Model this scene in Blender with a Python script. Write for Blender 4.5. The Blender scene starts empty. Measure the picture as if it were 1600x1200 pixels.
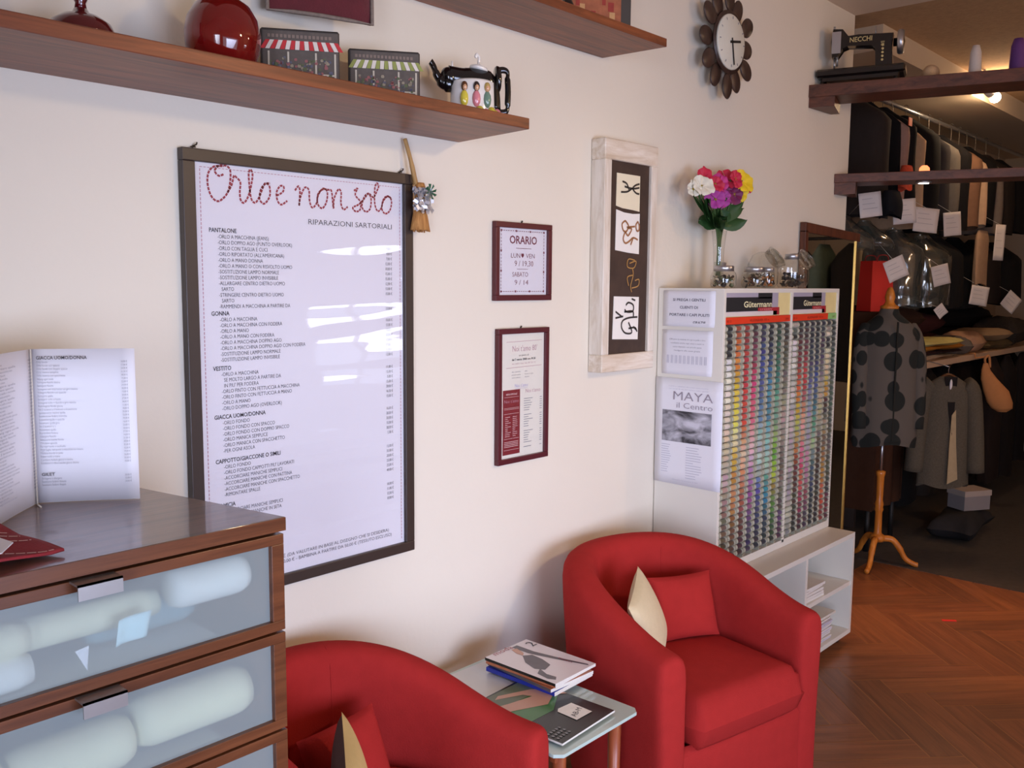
import bpy, math, random
from mathutils import Vector, Matrix
PI = math.pi
sin, cos = math.sin, math.cos
rnd = random.Random(7)
SC = bpy.context.scene
COL = SC.collection

# ------------------------------------------------------------------ camera
cam_d = bpy.data.cameras.new('camera')
cam = bpy.data.objects.new('camera', cam_d)
COL.objects.link(cam)
cam_d.sensor_fit = 'HORIZONTAL'
cam_d.sensor_width = 36.0
cam_d.lens = 1421.84 / 1600.0 * 36.0
cam_d.clip_start = 0.02
cr = Vector((0.677557822514547, -0.7354329417494552, 0.007333848859099345))
cd = Vector((-0.07606096865742171, -0.07998654716413409, -0.9938897732242015))
cf = Vector((0.7315258889446363, 0.6728599709170565, -0.11013325265902855))
cam.matrix_world = Matrix(((cr.x, -cd.x, -cf.x, 0.0), (cr.y, -cd.y, -cf.y, -1.9),
                           (cr.z, -cd.z, -cf.z, 1.55), (0, 0, 0, 1)))
SC.camera = cam

# ------------------------------------------------------------------ world, lamps of the room, exposure
world = bpy.data.worlds.new('world')
SC.world = world
world.use_nodes = True
bg = world.node_tree.nodes['Background']
bg.inputs[0].default_value = (0.75, 0.82, 1.0, 1)
bg.inputs[1].default_value = 0.3
SC.view_settings.view_transform = 'Standard'
SC.view_settings.look = 'None'
SC.view_settings.gamma = 1.0
SC.view_settings.use_curve_mapping = False
SC.view_settings.exposure = 0.0


def lamp(name, kind, loc, energy, color, size=None, target=None, **k):
    d = bpy.data.lights.new(name, kind)
    d.energy = energy
    d.color = color
    if kind == 'AREA':
        d.shape = 'RECTANGLE'
        d.size, d.size_y = size
    elif size is not None:
        d.shadow_soft_size = size
    for a, b in k.items():
        setattr(d, a, b)
    o = bpy.data.objects.new(name, d)
    COL.objects.link(o)
    o.location = loc
    if target is not None:
        o.rotation_euler = (Vector(target) - Vector(loc)).to_track_quat('-Z', 'Y').to_euler()
    return o


# daylight through the shop window behind the camera
lamp('daylight_shop_window', 'AREA', (0.9, -4.10, 0.95), 42, (0.60, 0.69, 1.0), (2.4, 1.4), target=(1.9, 0, 0.5), spread=1.5)
lamp('added_side_daylight', 'AREA', (-1.82, -2.75, 1.15), 15, (0.74, 0.80, 1.0), (1.2, 1.8), target=(2.86, -0.2, 0.9), spread=1.1)  # added, unseen source: cool light for the thread cabinet's side
# the ceiling spotlight of the front room (its fitting is built further down)
lamp('ceiling_spot_light', 'SPOT', (2.25, -2.95, 2.36), 165, (1.0, 0.73, 0.43), 0.06, target=(1.75, 0, 1.35),
     spot_size=1.15, spot_blend=1.0)
# the bare bulb by the sewing machine shelf
lamp('bulb_light', 'POINT', (6.30, -0.162, 2.719), 42, (1.0, 0.68, 0.40), 0.04)
lamp('added_warm_lamp', 'POINT', (4.35, -2.75, 2.40), 85, (1.0, 0.62, 0.36), 0.06)  # added lamp, out of view, to warm the upper wall, ceiling and floor
# recessed puck light in the lower partition shelf
lamp('puck_light', 'SPOT', (4.545, -0.36, 2.02), 60, (1.0, 0.46, 0.24), 0.03, target=(4.45, -0.72, 0),
     spot_size=0.95, spot_blend=1.0)

# ------------------------------------------------------------------ helpers
OFF = {}


class MB:
    """collects shapes (in world or local coordinates) and links them as one mesh object"""

    def __init__(self):
        self.v, self.f, self.m, self.s = [], [], [], []

    def add(self, verts, faces, mat=0, smooth=False, M=None):
        b = len(self.v)
        for p in verts:
            p = Vector(p)
            self.v.append(tuple(M @ p) if M is not None else tuple(p))
        for q in faces:
            self.f.append([i + b for i in q])
            self.m.append(mat)
            self.s.append(smooth)
        return self

    def box(self, x0, x1, y0, y1, z0, z1, mat=0, M=None, bev=0.0):
        if bev > 0:
            e = bev
            vs, fs = [], []
            # chamfered box : 24 vertices
            idx = {}
            for sx in (0, 1):
                for sy in (0, 1):
                    for sz in (0, 1):
                        cx, cy, cz = (x0, x1)[sx], (y0, y1)[sy], (z0, z1)[sz]
                        ix, iy, iz = (e, -e)[sx], (e, -e)[sy], (e, -e)[sz]
                        for a, p in (('x', (cx, cy + iy, cz + iz)), ('y', (cx + ix, cy, cz + iz)),
                                     ('z', (cx + ix, cy + iy, cz))):
                            idx[(sx, sy, sz, a)] = len(vs)
                            vs.append(p)
            g = lambda sx, sy, sz, a: idx[(sx, sy, sz, a)]
            for s in (0, 1):
                q = [g(s, 0, 0, 'x'), g(s, 1, 0, 'x'), g(s, 1, 1, 'x'), g(s, 0, 1, 'x')]
                fs.append(q if s else q[::-1])
                q = [g(0, s, 0, 'y'), g(0, s, 1, 'y'), g(1, s, 1, 'y'), g(1, s, 0, 'y')]
                fs.append(q if s else q[::-1])
                q = [g(0, 0, s, 'z'), g(1, 0, s, 'z'), g(1, 1, s, 'z'), g(0, 1, s, 'z')]
                fs.append(q if s else q[::-1])
            for a in (0, 1):
                for b in (0, 1):
                    q = [g(a, b, 0, 'x'), g(a, b, 1, 'x'), g(a, b, 1, 'y'), g(a, b, 0, 'y')]
                    fs.append(q if (a == b) is False else q[::-1])
                    q = [g(a, 0, b, 'x'), g(a, 1, b, 'x'), g(a, 1, b, 'z'), g(a, 0, b, 'z')]
                    fs.append(q if (a == b) else q[::-1])
                    q = [g(0, a, b, 'y'), g(1, a, b, 'y'), g(1, a, b, 'z'), g(0, a, b, 'z')]
                    fs.append(q if (a == b) is False else q[::-1])
            for sx in (0, 1):
                for sy in (0, 1):
                    for sz in (0, 1):
                        q = [g(sx, sy, sz, 'x'), g(sx, sy, sz, 'y'), g(sx, sy, sz, 'z')]
                        fs.append(q if (sx + sy + sz) % 2 else q[::-1])
            return self.add(vs, fs, mat, False, M)
        vs = [(x0, y0, z0), (x1, y0, z0), (x1, y1, z0), (x0, y1, z0),
              (x0, y0, z1), (x1, y0, z1), (x1, y1, z1), (x0, y1, z1)]
        fs = [(3, 2, 1, 0), (4, 5, 6, 7), (0, 1, 5, 4), (1, 2, 6, 5), (2, 3, 7, 6), (3, 0, 4, 7)]
        return self.add(vs, fs, mat, False, M)

    def prism(self, poly, z0, z1, mat=0, M=None):
        n = len(poly)
        vs = [(x, y, z0) for x, y in poly] + [(x, y, z1) for x, y in poly]
        fs = [list(range(n))[::-1], list(range(n, 2 * n))]
        for i in range(n):
            j = (i + 1) % n
            fs.append((i, j, j + n, i + n))
        return self.add(vs, fs, mat, False, M)

    def lathe(self, prof, n=24, mat=0, M=None, smooth=True, sx=1.0, sy=1.0):
        """prof: list of (r, z) ; around local z"""
        vs, fs = [], []
        for r, z in prof:
            for k in range(n):
                a = 2 * PI * k / n
                vs.append((r * cos(a) * sx, r * sin(a) * sy, z))
        for i in range(len(prof) - 1):
            for k in range(n):
                l = (k + 1) % n
                fs.append((i * n + k, i * n + l, (i + 1) * n + l, (i + 1) * n + k))
        if prof[0][0] > 1e-6:
            fs.append([k for k in range(n)][::-1])
        if prof[-1][0] > 1e-6:
            fs.append([(len(prof) - 1) * n + k for k in range(n)])
        return self.add(vs, fs, mat, smooth, M)

    def tube(self, pts, r, n=8, mat=0, M=None, closed=False, smooth=True, caps=True):
        pts = [Vector(p) for p in pts]
        rs = r if isinstance(r, (list, tuple)) else [r] * len(pts)
        vs, fs = [], []
        up = None
        N = len(pts)
        for i, p in enumerate(pts):
            if closed:
                t = pts[(i + 1) % N] - pts[i - 1]
            else:
                t = pts[min(i + 1, N - 1)] - pts[max(i - 1, 0)]
            if t.length < 1e-9:
                t = Vector((0, 0, 1))
            t.normalize()
            if up is None:
                up = t.orthogonal().normalized()
            up = (up - t * up.dot(t))
            if up.length < 1e-6:
                up = t.orthogonal()
            up.normalize()
            w = t.cross(up)
            for k in range(n):
                a = 2 * PI * k / n
                vs.append(p + (up * cos(a) + w * sin(a)) * rs[i])
        R = N if closed else N - 1
        for i in range(R):
            j = (i + 1) % N
            for k in range(n):
                l = (k + 1) % n
                fs.append((i * n + k, i * n + l, j * n + l, j * n + k))
        if not closed and caps:
            fs.append([k for k in range(n)][::-1])
            fs.append([(N - 1) * n + k for k in range(n)])
        return self.add(vs, fs, mat, smooth, M)

    def cyl(self, a, b, r, n=16, mat=0, r2=None, M=None, smooth=True):
        return self.tube([a, b], [r, r if r2 is None else r2], n, mat, M, smooth=smooth)

    def grid(self, fn, nu, nv, mat=0, M=None, smooth=True, wrap_u=False, flip=False):
        """fn(u,v) with u,v in 0..1"""
        vs, fs = [], []
        nu1 = nu if wrap_u else nu + 1
        for j in range(nv + 1):
            for i in range(nu1):
                vs.append(fn(i / nu, j / nv))
        for j in range(nv):
            for i in range(nu):
                a = j * nu1 + i
                b = j * nu1 + (i + 1) % nu1
                q = (a, b, b + nu1, a + nu1)
                fs.append(q[::-1] if flip else q)
        return self.add(vs, fs, mat, smooth, M)

    def ball(self, c, r, n=16, mat=0, s=(1, 1, 1), M=None):
        prof = [(max(1e-7, sin(PI * i / (n // 2))) * r, -cos(PI * i / (n // 2)) * r) for i in range(n // 2 + 1)]
        T = Matrix.Translation(c) @ Matrix.Diagonal((s[0], s[1], s[2], 1))
        if M is not None:
            T = M @ T
        return self.lathe(prof, n, mat, T)

    def build(self, name, mats, parent=None, label=None, cat=None, group=None, kind=None, bevel=0, subsurf=0,
              solid=0, local=False, autosmooth=False):
        me = bpy.data.meshes.new(name)
        off = Vector((0, 0, 0))
        if parent is not None and not local:
            off = OFF.get(parent.name, Vector((0, 0, 0)))
        me.from_pydata([(x - off.x, y - off.y, z - off.z) for x, y, z in self.v], [], self.f)
        if not isinstance(mats, (list, tuple)):
            mats = [mats]
        for m in mats:
            me.materials.append(m)
        me.polygons.foreach_set('material_index', self.m)
        me.polygons.foreach_set('use_smooth', self.s)
        me.validate()
        me.update()
        o = bpy.data.objects.new(name, me)
        COL.objects.link(o)
        if parent is not None:
            o.parent = parent
            OFF[o.name] = off
        if bevel:
            m = o.modifiers.new('bevel', 'BEVEL')
            m.width = bevel
            m.segments = 2
            m.limit_method = 'ANGLE'
        if solid:
            m = o.modifiers.new('solid', 'SOLIDIFY')
            m.thickness = solid
            m.offset = 0
        if subsurf:
            m = o.modifiers.new('sub', 'SUBSURF')
            m.levels = m.render_levels = subsurf
        tag(o, label, cat, group, kind)
        return o


def tag(o, label=None, cat=None, group=None, kind=None):
    if label:
        o['label'] = label
    if cat:
        o['category'] = cat
    if group:
        o['group'] = group
    if kind:
        o['kind'] = kind
    return o


def thing(name, label, cat, loc=(0, 0, 0), rotz=0.0, group=None):
    o = bpy.data.objects.new(name, None)
    COL.objects.link(o)
    o.empty_display_size = 0.1
    o.location = loc
    o.rotation_euler = (0, 0, rotz)
    OFF[o.name] = Vector(loc)
    return tag(o, label, cat, group)


def struct(mb, name, mats, **k):
    return mb.build(name, mats, kind='structure', **k)


def rotz(a, loc=(0, 0, 0)):
    return Matrix.Translation(loc) @ Matrix.Rotation(a, 4, 'Z')


def lerp(a, b, t):
    return a + (b - a) * t


def sstep(t):
    t = max(0.0, min(1.0, t))
    return t * t * (3 - 2 * t)


def spline(pts, per=8, closed=False):
    pts = [Vector(p) for p in pts]
    n = len(pts)
    out = []
    for i in range(n if closed else n - 1):
        if closed:
            p0, p1, p2, p3 = pts[i - 1], pts[i], pts[(i + 1) % n], pts[(i + 2) % n]
        else:
            p0, p1, p2, p3 = pts[max(i - 1, 0)], pts[i], pts[i + 1], pts[min(i + 2, n - 1)]
        for k in range(per):
            t = k / per
            out.append(0.5 * ((2 * p1) + (p2 - p0) * t + (2 * p0 - 5 * p1 + 4 * p2 - p3) * t * t
                              + (3 * p1 - p0 - 3 * p2 + p3) * t ** 3))
    if not closed:
        out.append(pts[-1])
    return out


_txt = {}


def text_mesh(s, bold=False):
    key = (s, bold)
    if key not in _txt:
        c = bpy.data.curves.new('t', 'FONT')
        c.body = s
        c.size = 1.0
        c.resolution_u = 2
        c.offset = 0.014 if bold else -0.008
        o = bpy.data.objects.new('t', c)
        me = o.to_mesh()
        vs = [(v.co.x, v.co.y) for v in me.vertices]
        fs = [list(p.vertices) for p in me.polygons]
        o.to_mesh_clear()
        bpy.data.objects.remove(o)
        bpy.data.curves.remove(c)
        _txt[key] = (vs, fs)
    return _txt[key]


def write(mb, s, org, u, v, size, align='L', mat=0, sx=0.9, width=None, bold=False):
    """lays the letters of s on the plane org + a*u + b*v"""
    vs, fs = text_mesh(s, bold)
    if not vs:
        return
    org, u, v = Vector(org), Vector(u), Vector(v)
    x0 = min(p[0] for p in vs)
    x1 = max(p[0] for p in vs)
    k = size * sx
    if width:
        k = width / max(1e-6, (x1 - x0))
    sh = {'L': -x0, 'R': -x1, 'C': -(x0 + x1) / 2}[align]
    mb.add([org + u * ((x + sh) * k) + v * (y * size) for x, y in vs], fs, mat)


def ribbon(mb, pts, w, nrm, mat=0):
    """a flat stroke of width w along pts, lying in the plane with normal nrm"""
    pts = [Vector(p) for p in pts]
    nrm = Vector(nrm)
    vs = []
    for i, p in enumerate(pts):
        t = pts[min(i + 1, len(pts) - 1)] - pts[max(i - 1, 0)]
        n = nrm.cross(t).normalized() * (w / 2)
        vs += [p - n, p + n]
    mb.add(vs, [(2 * i, 2 * i + 1, 2 * i + 3, 2 * i + 2) for i in range(len(pts) - 1)], mat)


def dashes(mb, pts, w, nrm, dash, gap, mat=0):
    pts = [Vector(p) for p in pts]
    acc, seg, on = 0.0, [pts[0]], True
    for a, b in zip(pts, pts[1:]):
        L = (b - a).length
        pos = 0.0
        while L - pos > (dash if on else gap) - acc:
            pos += (dash if on else gap) - acc
            q = a.lerp(b, pos / L)
            if on:
                seg.append(q)
                if len(seg) > 1:
                    ribbon(mb, seg, w, nrm, mat)
            seg = [q]
            on = not on
            acc = 0.0
        acc += L - pos
        seg.append(b)
    if on and len(seg) > 1 and (seg[-1] - seg[0]).length > 1e-6:
        ribbon(mb, seg, w, nrm, mat)


# ------------------------------------------------------------------ materials
MAT = {}


def _n(nt, t, x=0, **k):
    n = nt.nodes.new(t)
    for a, b in k.items():
        setattr(n, a, b)
    return n


def S(r, g, b):
    """sRGB 0..255 to linear"""
    f = lambda c: (c / 255 / 12.92) if c / 255 <= 0.04045 else ((c / 255 + 0.055) / 1.055) ** 2.4
    return (f(r), f(g), f(b), 1.0)


def mat(name, col, rough=0.6, var=0.06, scale=12.0, bump=0.0, bscale=None, metal=0.0, spec=0.5, coat=0.0, sheen=0.0,
        emit=None, estr=0.0):
    if name in MAT:
        return MAT[name]
    m = bpy.data.materials.new(name)
    m.use_nodes = True
    nt = m.node_tree
    b = nt.nodes['Principled BSDF']
    b.inputs['Roughness'].default_value = rough
    b.inputs['Metallic'].default_value = metal
    b.inputs['Specular IOR Level'].default_value = spec
    b.inputs['Coat Weight'].default_value = coat
    b.inputs['Sheen Weight'].default_value = sheen
    if emit:
        b.inputs['Emission Color'].default_value = emit
        b.inputs['Emission Strength'].default_value = estr
    tc = _n(nt, 'ShaderNodeTexCoord')
    no = _n(nt, 'ShaderNodeTexNoise')
    no.inputs['Scale'].default_value = scale
    no.inputs['Detail'].default_value = 4
    nt.links.new(tc.outputs['Object'], no.inputs['Vector'])
    rp = _n(nt, 'ShaderNodeMixRGB')
    rp.blend_type = 'MIX'
    rp.inputs[1].default_value = tuple(c * (1 - var) for c in col[:3]) + (1,)
    rp.inputs[2].default_value = tuple(min(1, c * (1 + var)) for c in col[:3]) + (1,)
    nt.links.new(no.outputs['Fac'], rp.inputs[0])
    nt.links.new(rp.outputs[0], b.inputs['Base Color'])
    if bump > 0:
        nb = _n(nt, 'ShaderNodeTexNoise')
        nb.inputs['Scale'].default_value = bscale or scale * 6
        nb.inputs['Detail'].default_value = 3
        nt.links.new(tc.outputs['Object'], nb.inputs['Vector'])
        bu = _n(nt, 'ShaderNodeBump')
        bu.inputs['Strength'].default_value = bump
        bu.inputs['Distance'].default_value = 0.004
        nt.links.new(nb.outputs['Fac'], bu.inputs['Height'])
        nt.links.new(bu.outputs[0], b.inputs['Normal'])
    MAT[name] = m
    return m


def wood(name, c1, c2, stretch=(1.5, 22, 22), rough=0.4, dist=2.5, bump=0.08, coat=0.0, rot=None):
    m = bpy.data.materials.new(name)
    m.use_nodes = True
    nt = m.node_tree
    b = nt.nodes['Principled BSDF']
    b.inputs['Roughness'].default_value = rough
    b.inputs['Coat Weight'].default_value = coat
    tc = _n(nt, 'ShaderNodeTexCoord')
    mp = _n(nt, 'ShaderNodeMapping')
    mp.inputs['Scale'].default_value = stretch
    if rot is not None:
        mp.vector_type = 'TEXTURE'
        mp.inputs['Rotation'].default_value = (0, 0, rot)
        mp.inputs['Scale'].default_value = tuple(1 / s for s in stretch)
    nt.links.new(tc.outputs['Object'], mp.inputs[0])
    no = _n(nt, 'ShaderNodeTexNoise')
    no.inputs['Scale'].default_value = 1.6
    no.inputs['Detail'].default_value = 6
    no.inputs['Roughness'].default_value = 0.65
    no.inputs['Distortion'].default_value = dist * 0.3
    nt.links.new(mp.outputs[0], no.inputs['Vector'])
    cr_ = _n(nt, 'ShaderNodeValToRGB')
    cr_.color_ramp.elements[0].position = 0.32
    cr_.color_ramp.elements[0].color = c1
    cr_.color_ramp.elements[1].position = 0.68
    cr_.color_ramp.elements[1].color = c2
    nt.links.new(no.outputs['Fac'], cr_.inputs[0])
    nt.links.new(cr_.outputs[0], b.inputs['Base Color'])
    bu = _n(nt, 'ShaderNodeBump')
    bu.inputs['Strength'].default_value = bump
    bu.inputs['Distance'].default_value = 0.002
    nt.links.new(no.outputs['Fac'], bu.inputs['Height'])
    nt.links.new(bu.outputs[0], b.inputs['Normal'])
    MAT[name] = m
    return m


def clear(name, tint=(1, 1, 1, 1), gloss=0.06, rough=0.02, wavy=0.0, wscale=(3, 3, 30), haze=0.0, hcol=(1, 1, 1, 1)):
    """thin clear sheet or blown glass: fresnel mirror over a see-through body"""
    m = bpy.data.materials.new(name)
    m.use_nodes = True
    nt = m.node_tree
    out = nt.nodes['Material Output']
    nt.nodes.remove(nt.nodes['Principled BSDF'])
    tr = _n(nt, 'ShaderNodeBsdfTransparent')
    tr.inputs[0].default_value = tint
    gl = _n(nt, 'ShaderNodeBsdfGlossy')
    gl.inputs['Roughness'].default_value = rough
    lw = _n(nt, 'ShaderNodeFresnel')
    lw.inputs['IOR'].default_value = 1.45
    ge = _n(nt, 'ShaderNodeNewGeometry')
    io = _n(nt, 'ShaderNodeMapRange')
    io.inputs[3].default_value = 1.45
    io.inputs[4].default_value = 1 / 1.45
    nt.links.new(ge.outputs['Backfacing'], io.inputs[0])
    nt.links.new(io.outputs[0], lw.inputs['IOR'])
    mx = _n(nt, 'ShaderNodeMixShader')
    ad = _n(nt, 'ShaderNodeMath', operation='ADD')
    ad.inputs[1].default_value = gloss
    nt.links.new(lw.outputs[0], ad.inputs[0])
    nt.links.new(ad.outputs[0], mx.inputs[0])
    body = tr.outputs[0]
    if haze > 0:
        df = _n(nt, 'ShaderNodeBsdfDiffuse')
        df.inputs[0].default_value = hcol
        m2 = _n(nt, 'ShaderNodeMixShader')
        m2.inputs[0].default_value = haze
        nt.links.new(body, m2.inputs[1])
        nt.links.new(df.outputs[0], m2.inputs[2])
        body = m2.outputs[0]
    nt.links.new(body, mx.inputs[1])
    nt.links.new(gl.outputs[0], mx.inputs[2])
    if wavy > 0:
        tc = _n(nt, 'ShaderNodeTexCoord')
        mp = _n(nt, 'ShaderNodeMapping')
        mp.inputs['Scale'].default_value = wscale
        nt.links.new(tc.outputs['Object'], mp.inputs[0])
        no = _n(nt, 'ShaderNodeTexNoise')
        no.inputs['Scale'].default_value = 1.0
        no.inputs['Detail'].default_value = 1.0
        nt.links.new(mp.outputs[0], no.inputs['Vector'])
        bu = _n(nt, 'ShaderNodeBump')
        bu.inputs['Strength'].default_value = 1.0
        bu.inputs['Distance'].default_value = wavy
        nt.links.new(no.outputs['Fac'], bu.inputs['Height'])
        nt.links.new(bu.outputs[0], gl.inputs['Normal'])
        nt.links.new(bu.outputs[0], lw.inputs['Normal'])
    nt.links.new(mx.outputs[0], out.inputs[0])
    MAT[name] = m
    return m


def dots(name, c1, c2, scale, size, rough=0.8):
    """round spots of c2 on c1"""
    m = bpy.data.materials.new(name)
    m.use_nodes = True
    nt = m.node_tree
    b = nt.nodes['Principled BSDF']
    b.inputs['Roughness'].default_value = rough
    tc = _n(nt, 'ShaderNodeTexCoord')
    vo = _n(nt, 'ShaderNodeTexVoronoi')
    vo.inputs['Scale'].default_value = scale
    vo.inputs['Randomness'].default_value = 0.55
    nt.links.new(tc.outputs['Object'], vo.inputs['Vector'])
    cr_ = _n(nt, 'ShaderNodeValToRGB')
    cr_.color_ramp.elements[0].position = size
    cr_.color_ramp.elements[0].color = c2
    cr_.color_ramp.elements[1].position = size + 0.03
    cr_.color_ramp.elements[1].color = c1
    nt.links.new(vo.outputs['Distance'], cr_.inputs[0])
    nt.links.new(cr_.outputs[0], b.inputs['Base Color'])
    MAT[name] = m
    return m


def emis(name, col, strength):
    m = bpy.data.materials.new(name)
    m.use_nodes = True
    nt = m.node_tree
    nt.nodes.remove(nt.nodes['Principled BSDF'])
    e = _n(nt, 'ShaderNodeEmission')
    e.inputs[0].default_value = col
    e.inputs[1].default_value = strength
    nt.links.new(e.outputs[0], nt.nodes['Material Output'].inputs[0])
    MAT[name] = m
    return m


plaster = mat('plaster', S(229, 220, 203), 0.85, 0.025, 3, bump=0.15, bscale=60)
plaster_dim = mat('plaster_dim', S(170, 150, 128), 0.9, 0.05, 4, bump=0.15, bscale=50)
ceil_m = mat('ceiling_paint', S(225, 205, 185), 0.9, 0.03, 3)
shelf_wood = wood('shelf_wood', S(84, 40, 22), S(146, 78, 44), (2.0, 26, 26), 0.38)
shelf_dark = wood('shelf_dark', S(66, 36, 24), S(112, 64, 42), (26, 2.0, 26), 0.45)
dress_wood = wood('dresser_wood', S(84, 46, 26), S(116, 68, 40), (2.0, 30, 30), 0.3)
dress_top = wood('dresser_top', S(78, 50, 36), S(118, 84, 62), (2.0, 24, 24), 0.3, coat=0.6)
white_lam = mat('white_laminate', S(228, 222, 210), 0.35, 0.02, 5)
paper = mat('paper', S(232, 230, 236), 0.55, 0.015, 8)
paper_cream = mat('paper_cream', S(238, 234, 220), 0.6, 0.02, 8)
ink = mat('ink', S(38, 36, 44), 0.7, 0.05)
ink_grey = mat('ink_grey', S(130, 128, 138), 0.7, 0.05)
ink_red = mat('ink_red', S(158, 52, 66), 0.7, 0.1)
ink_pink = mat('ink_pink', S(196, 150, 160), 0.7, 0.05)
frame_dark = mat('frame_dark', S(58, 46, 40), 0.4, 0.12, 20)
frame_wine = mat('frame_wine', S(84, 28, 36), 0.35, 0.1, 20)
steel = mat('steel', S(190, 190, 194), 0.3, 0.03, 30, metal=0.9)
black_en = mat('black_enamel', S(14, 13, 14), 0.15, 0.1, 10, coat=0.6)
brass = mat('brass', S(190, 150, 80), 0.35, 0.08, 30, metal=0.8)
white_gl = mat('white_glaze', S(236, 230, 222), 0.15, 0.03, 10, coat=0.5)
yellow_gl = mat('yellow_glaze', S(214, 196, 70), 0.15, 0.12, 40, coat=0.5)
pink_gl = mat('pink_glaze', S(214, 130, 140), 0.2, 0.1, 40, coat=0.5)
skin_gl = mat('peach_glaze', S(222, 170, 130), 0.2, 0.05, 40, coat=0.5)
brown_gl = mat('brown_glaze', S(96, 58, 34), 0.2, 0.1, 40, coat=0.5)
green_gl = mat('green_glaze', S(110, 140, 120), 0.2, 0.1, 40, coat=0.5)
red_fab = mat('red_fabric', S(164, 43, 40), 0.95, 0.10, 28, bump=0.25, bscale=260, spec=0.1)
orange_wood = wood('orange_wood', S(186, 104, 34), S(222, 140, 58), (18, 18, 2), 0.25)
rubber = mat('black_rubber', S(24, 22, 22), 0.6)
clear_glass = clear('clear_glass', (0.97, 0.98, 0.97, 1), 0.05, 0.01)
pane_plastic = clear('poster_plastic', (0.985, 0.985, 0.99, 1), 0.0, 0.03, wavy=0.008, wscale=(1.4, 1, 10))
pane_glass = clear('picture_glass', (0.985, 0.985, 0.99, 1), 0.0, 0.02)
# ================================================================== the room shell
ZC = 2.86
struct(MB().box(-2.0, 4.52, 0.0, 0.62, 0, ZC), 'wall_left', plaster)
# tail wall with an added glowing door, front wall with a lit strip window
fw = MB().box(-2.0, -1.9, -4.2, -3.45, 0, ZC).box(-2.0, -1.9, -2.05, 0, 0, ZC).box(-2.0, -1.9, -3.45, -2.05, 2.2, ZC).box(-2.0, -1.9, -3.45, -2.05, 0, 0.05)
dw = bpy.data.objects.new('added_door', None)  # unseen glowing door, added to brighten the thread cabinet's side
COL.objects.link(dw)
dw['kind'] = 'structure'
df0 = MB().box(-1.97, -1.91, -3.45, -3.37, 0.05, 2.2).box(-1.97, -1.91, -2.13, -2.05, 0.05, 2.2).box(-1.97, -1.91, -3.37, -2.13, 2.10, 2.2).box(-1.97, -1.91, -3.37, -2.13, 0.05, 0.17)
df0.build('door_frame', white_lam, dw)
MB().box(-1.95, -1.945, -3.37, -2.13, 0.17, 2.10).build('pane', emis('added_door_glow', (0.74, 0.82, 1.0, 1), 1.2), dw)
struct(fw, 'wall_near', plaster)
ow = MB()
X0, X1 = -2.0, 9.5
ow.box(X0, -1.35, -4.3, -4.2, 0, ZC)
ow.box(-1.35, 2.15, -4.3, -4.2, 0, 0.15)
ow.box(-1.35, 2.15, -4.3, -4.2, 1.85, ZC)
ow.box(2.15, 4.25, -4.3, -4.2, 0, ZC)
ow.box(4.25, 5.3, -4.3, -4.2, 0, 0.7)
ow.box(4.25, 5.3, -4.3, -4.2, 1.35, ZC)
ow.box(5.3, X1, -4.3, -4.2, 0, ZC)
struct(ow, 'wall_right', plaster)
for i, (a, b, c, d) in enumerate(((-1.35, 2.15, 0.15, 1.85), (4.25, 5.3, 0.7, 1.35))):
    w = bpy.data.objects.new('window_%d' % (i + 1), None)
    COL.objects.link(w)
    w['kind'] = 'structure'
    fr = MB()
    t = 0.05
    fr.box(a, b, -4.28, -4.2, c, c + t).box(a, b, -4.28, -4.2, d - t, d)
    fr.box(a, a + t, -4.28, -4.2, c, d).box(b - t, b, -4.28, -4.2, c, d)
    fr.box((a + b) / 2 - 0.02, (a + b) / 2 + 0.02, -4.27, -4.21, c, d)
    fr.build('window_frame', white_lam, w)
    if i == 0:
        MB().box(a + t, b - t, -4.25, -4.245, c + t, d - t).build('pane', emis('daylit_pane', (0.74, 0.82, 1.0, 1), 1.5), w)
    else:
        fr2 = MB().box(a + t, b - t, -4.26, -4.22, 1.07, 1.10).build('window_bar', white_lam, w)
        MB().box(a + t, b - t, -4.25, -4.245, 1.10, d - t).build('pane', emis('sky_pane', (0.86, 0.90, 1.0, 1), 9), w)
        MB().box(a + t, b - t, -4.25, -4.245, c + t, 1.07).build('pane', emis('street_pane', (0.8, 0.85, 1.0, 1), 1.6), w)
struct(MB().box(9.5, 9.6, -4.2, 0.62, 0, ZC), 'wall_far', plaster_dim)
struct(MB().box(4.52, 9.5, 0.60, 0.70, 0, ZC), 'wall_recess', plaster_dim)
struct(MB().box(-2.0, 4.52, -4.2, 0.0, ZC, ZC + 0.1), 'ceiling', ceil_m)
struct(MB().box(4.52, 9.5, -4.2, 0.62, ZC, ZC + 0.1), 'ceiling', mat('ceiling_shaded', S(186, 150, 112), 0.95, 0.2, 40, bump=0.4, bscale=90))  # unlit cream ceiling: its shade is put into the browner colour
sof = MB().box(4.75, 9.5, -0.05, 0.60, 2.735, ZC)
struct(sof, 'trim_1', mat('soffit_paint', S(206, 186, 160), 0.9, 0.04, 6))

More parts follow.
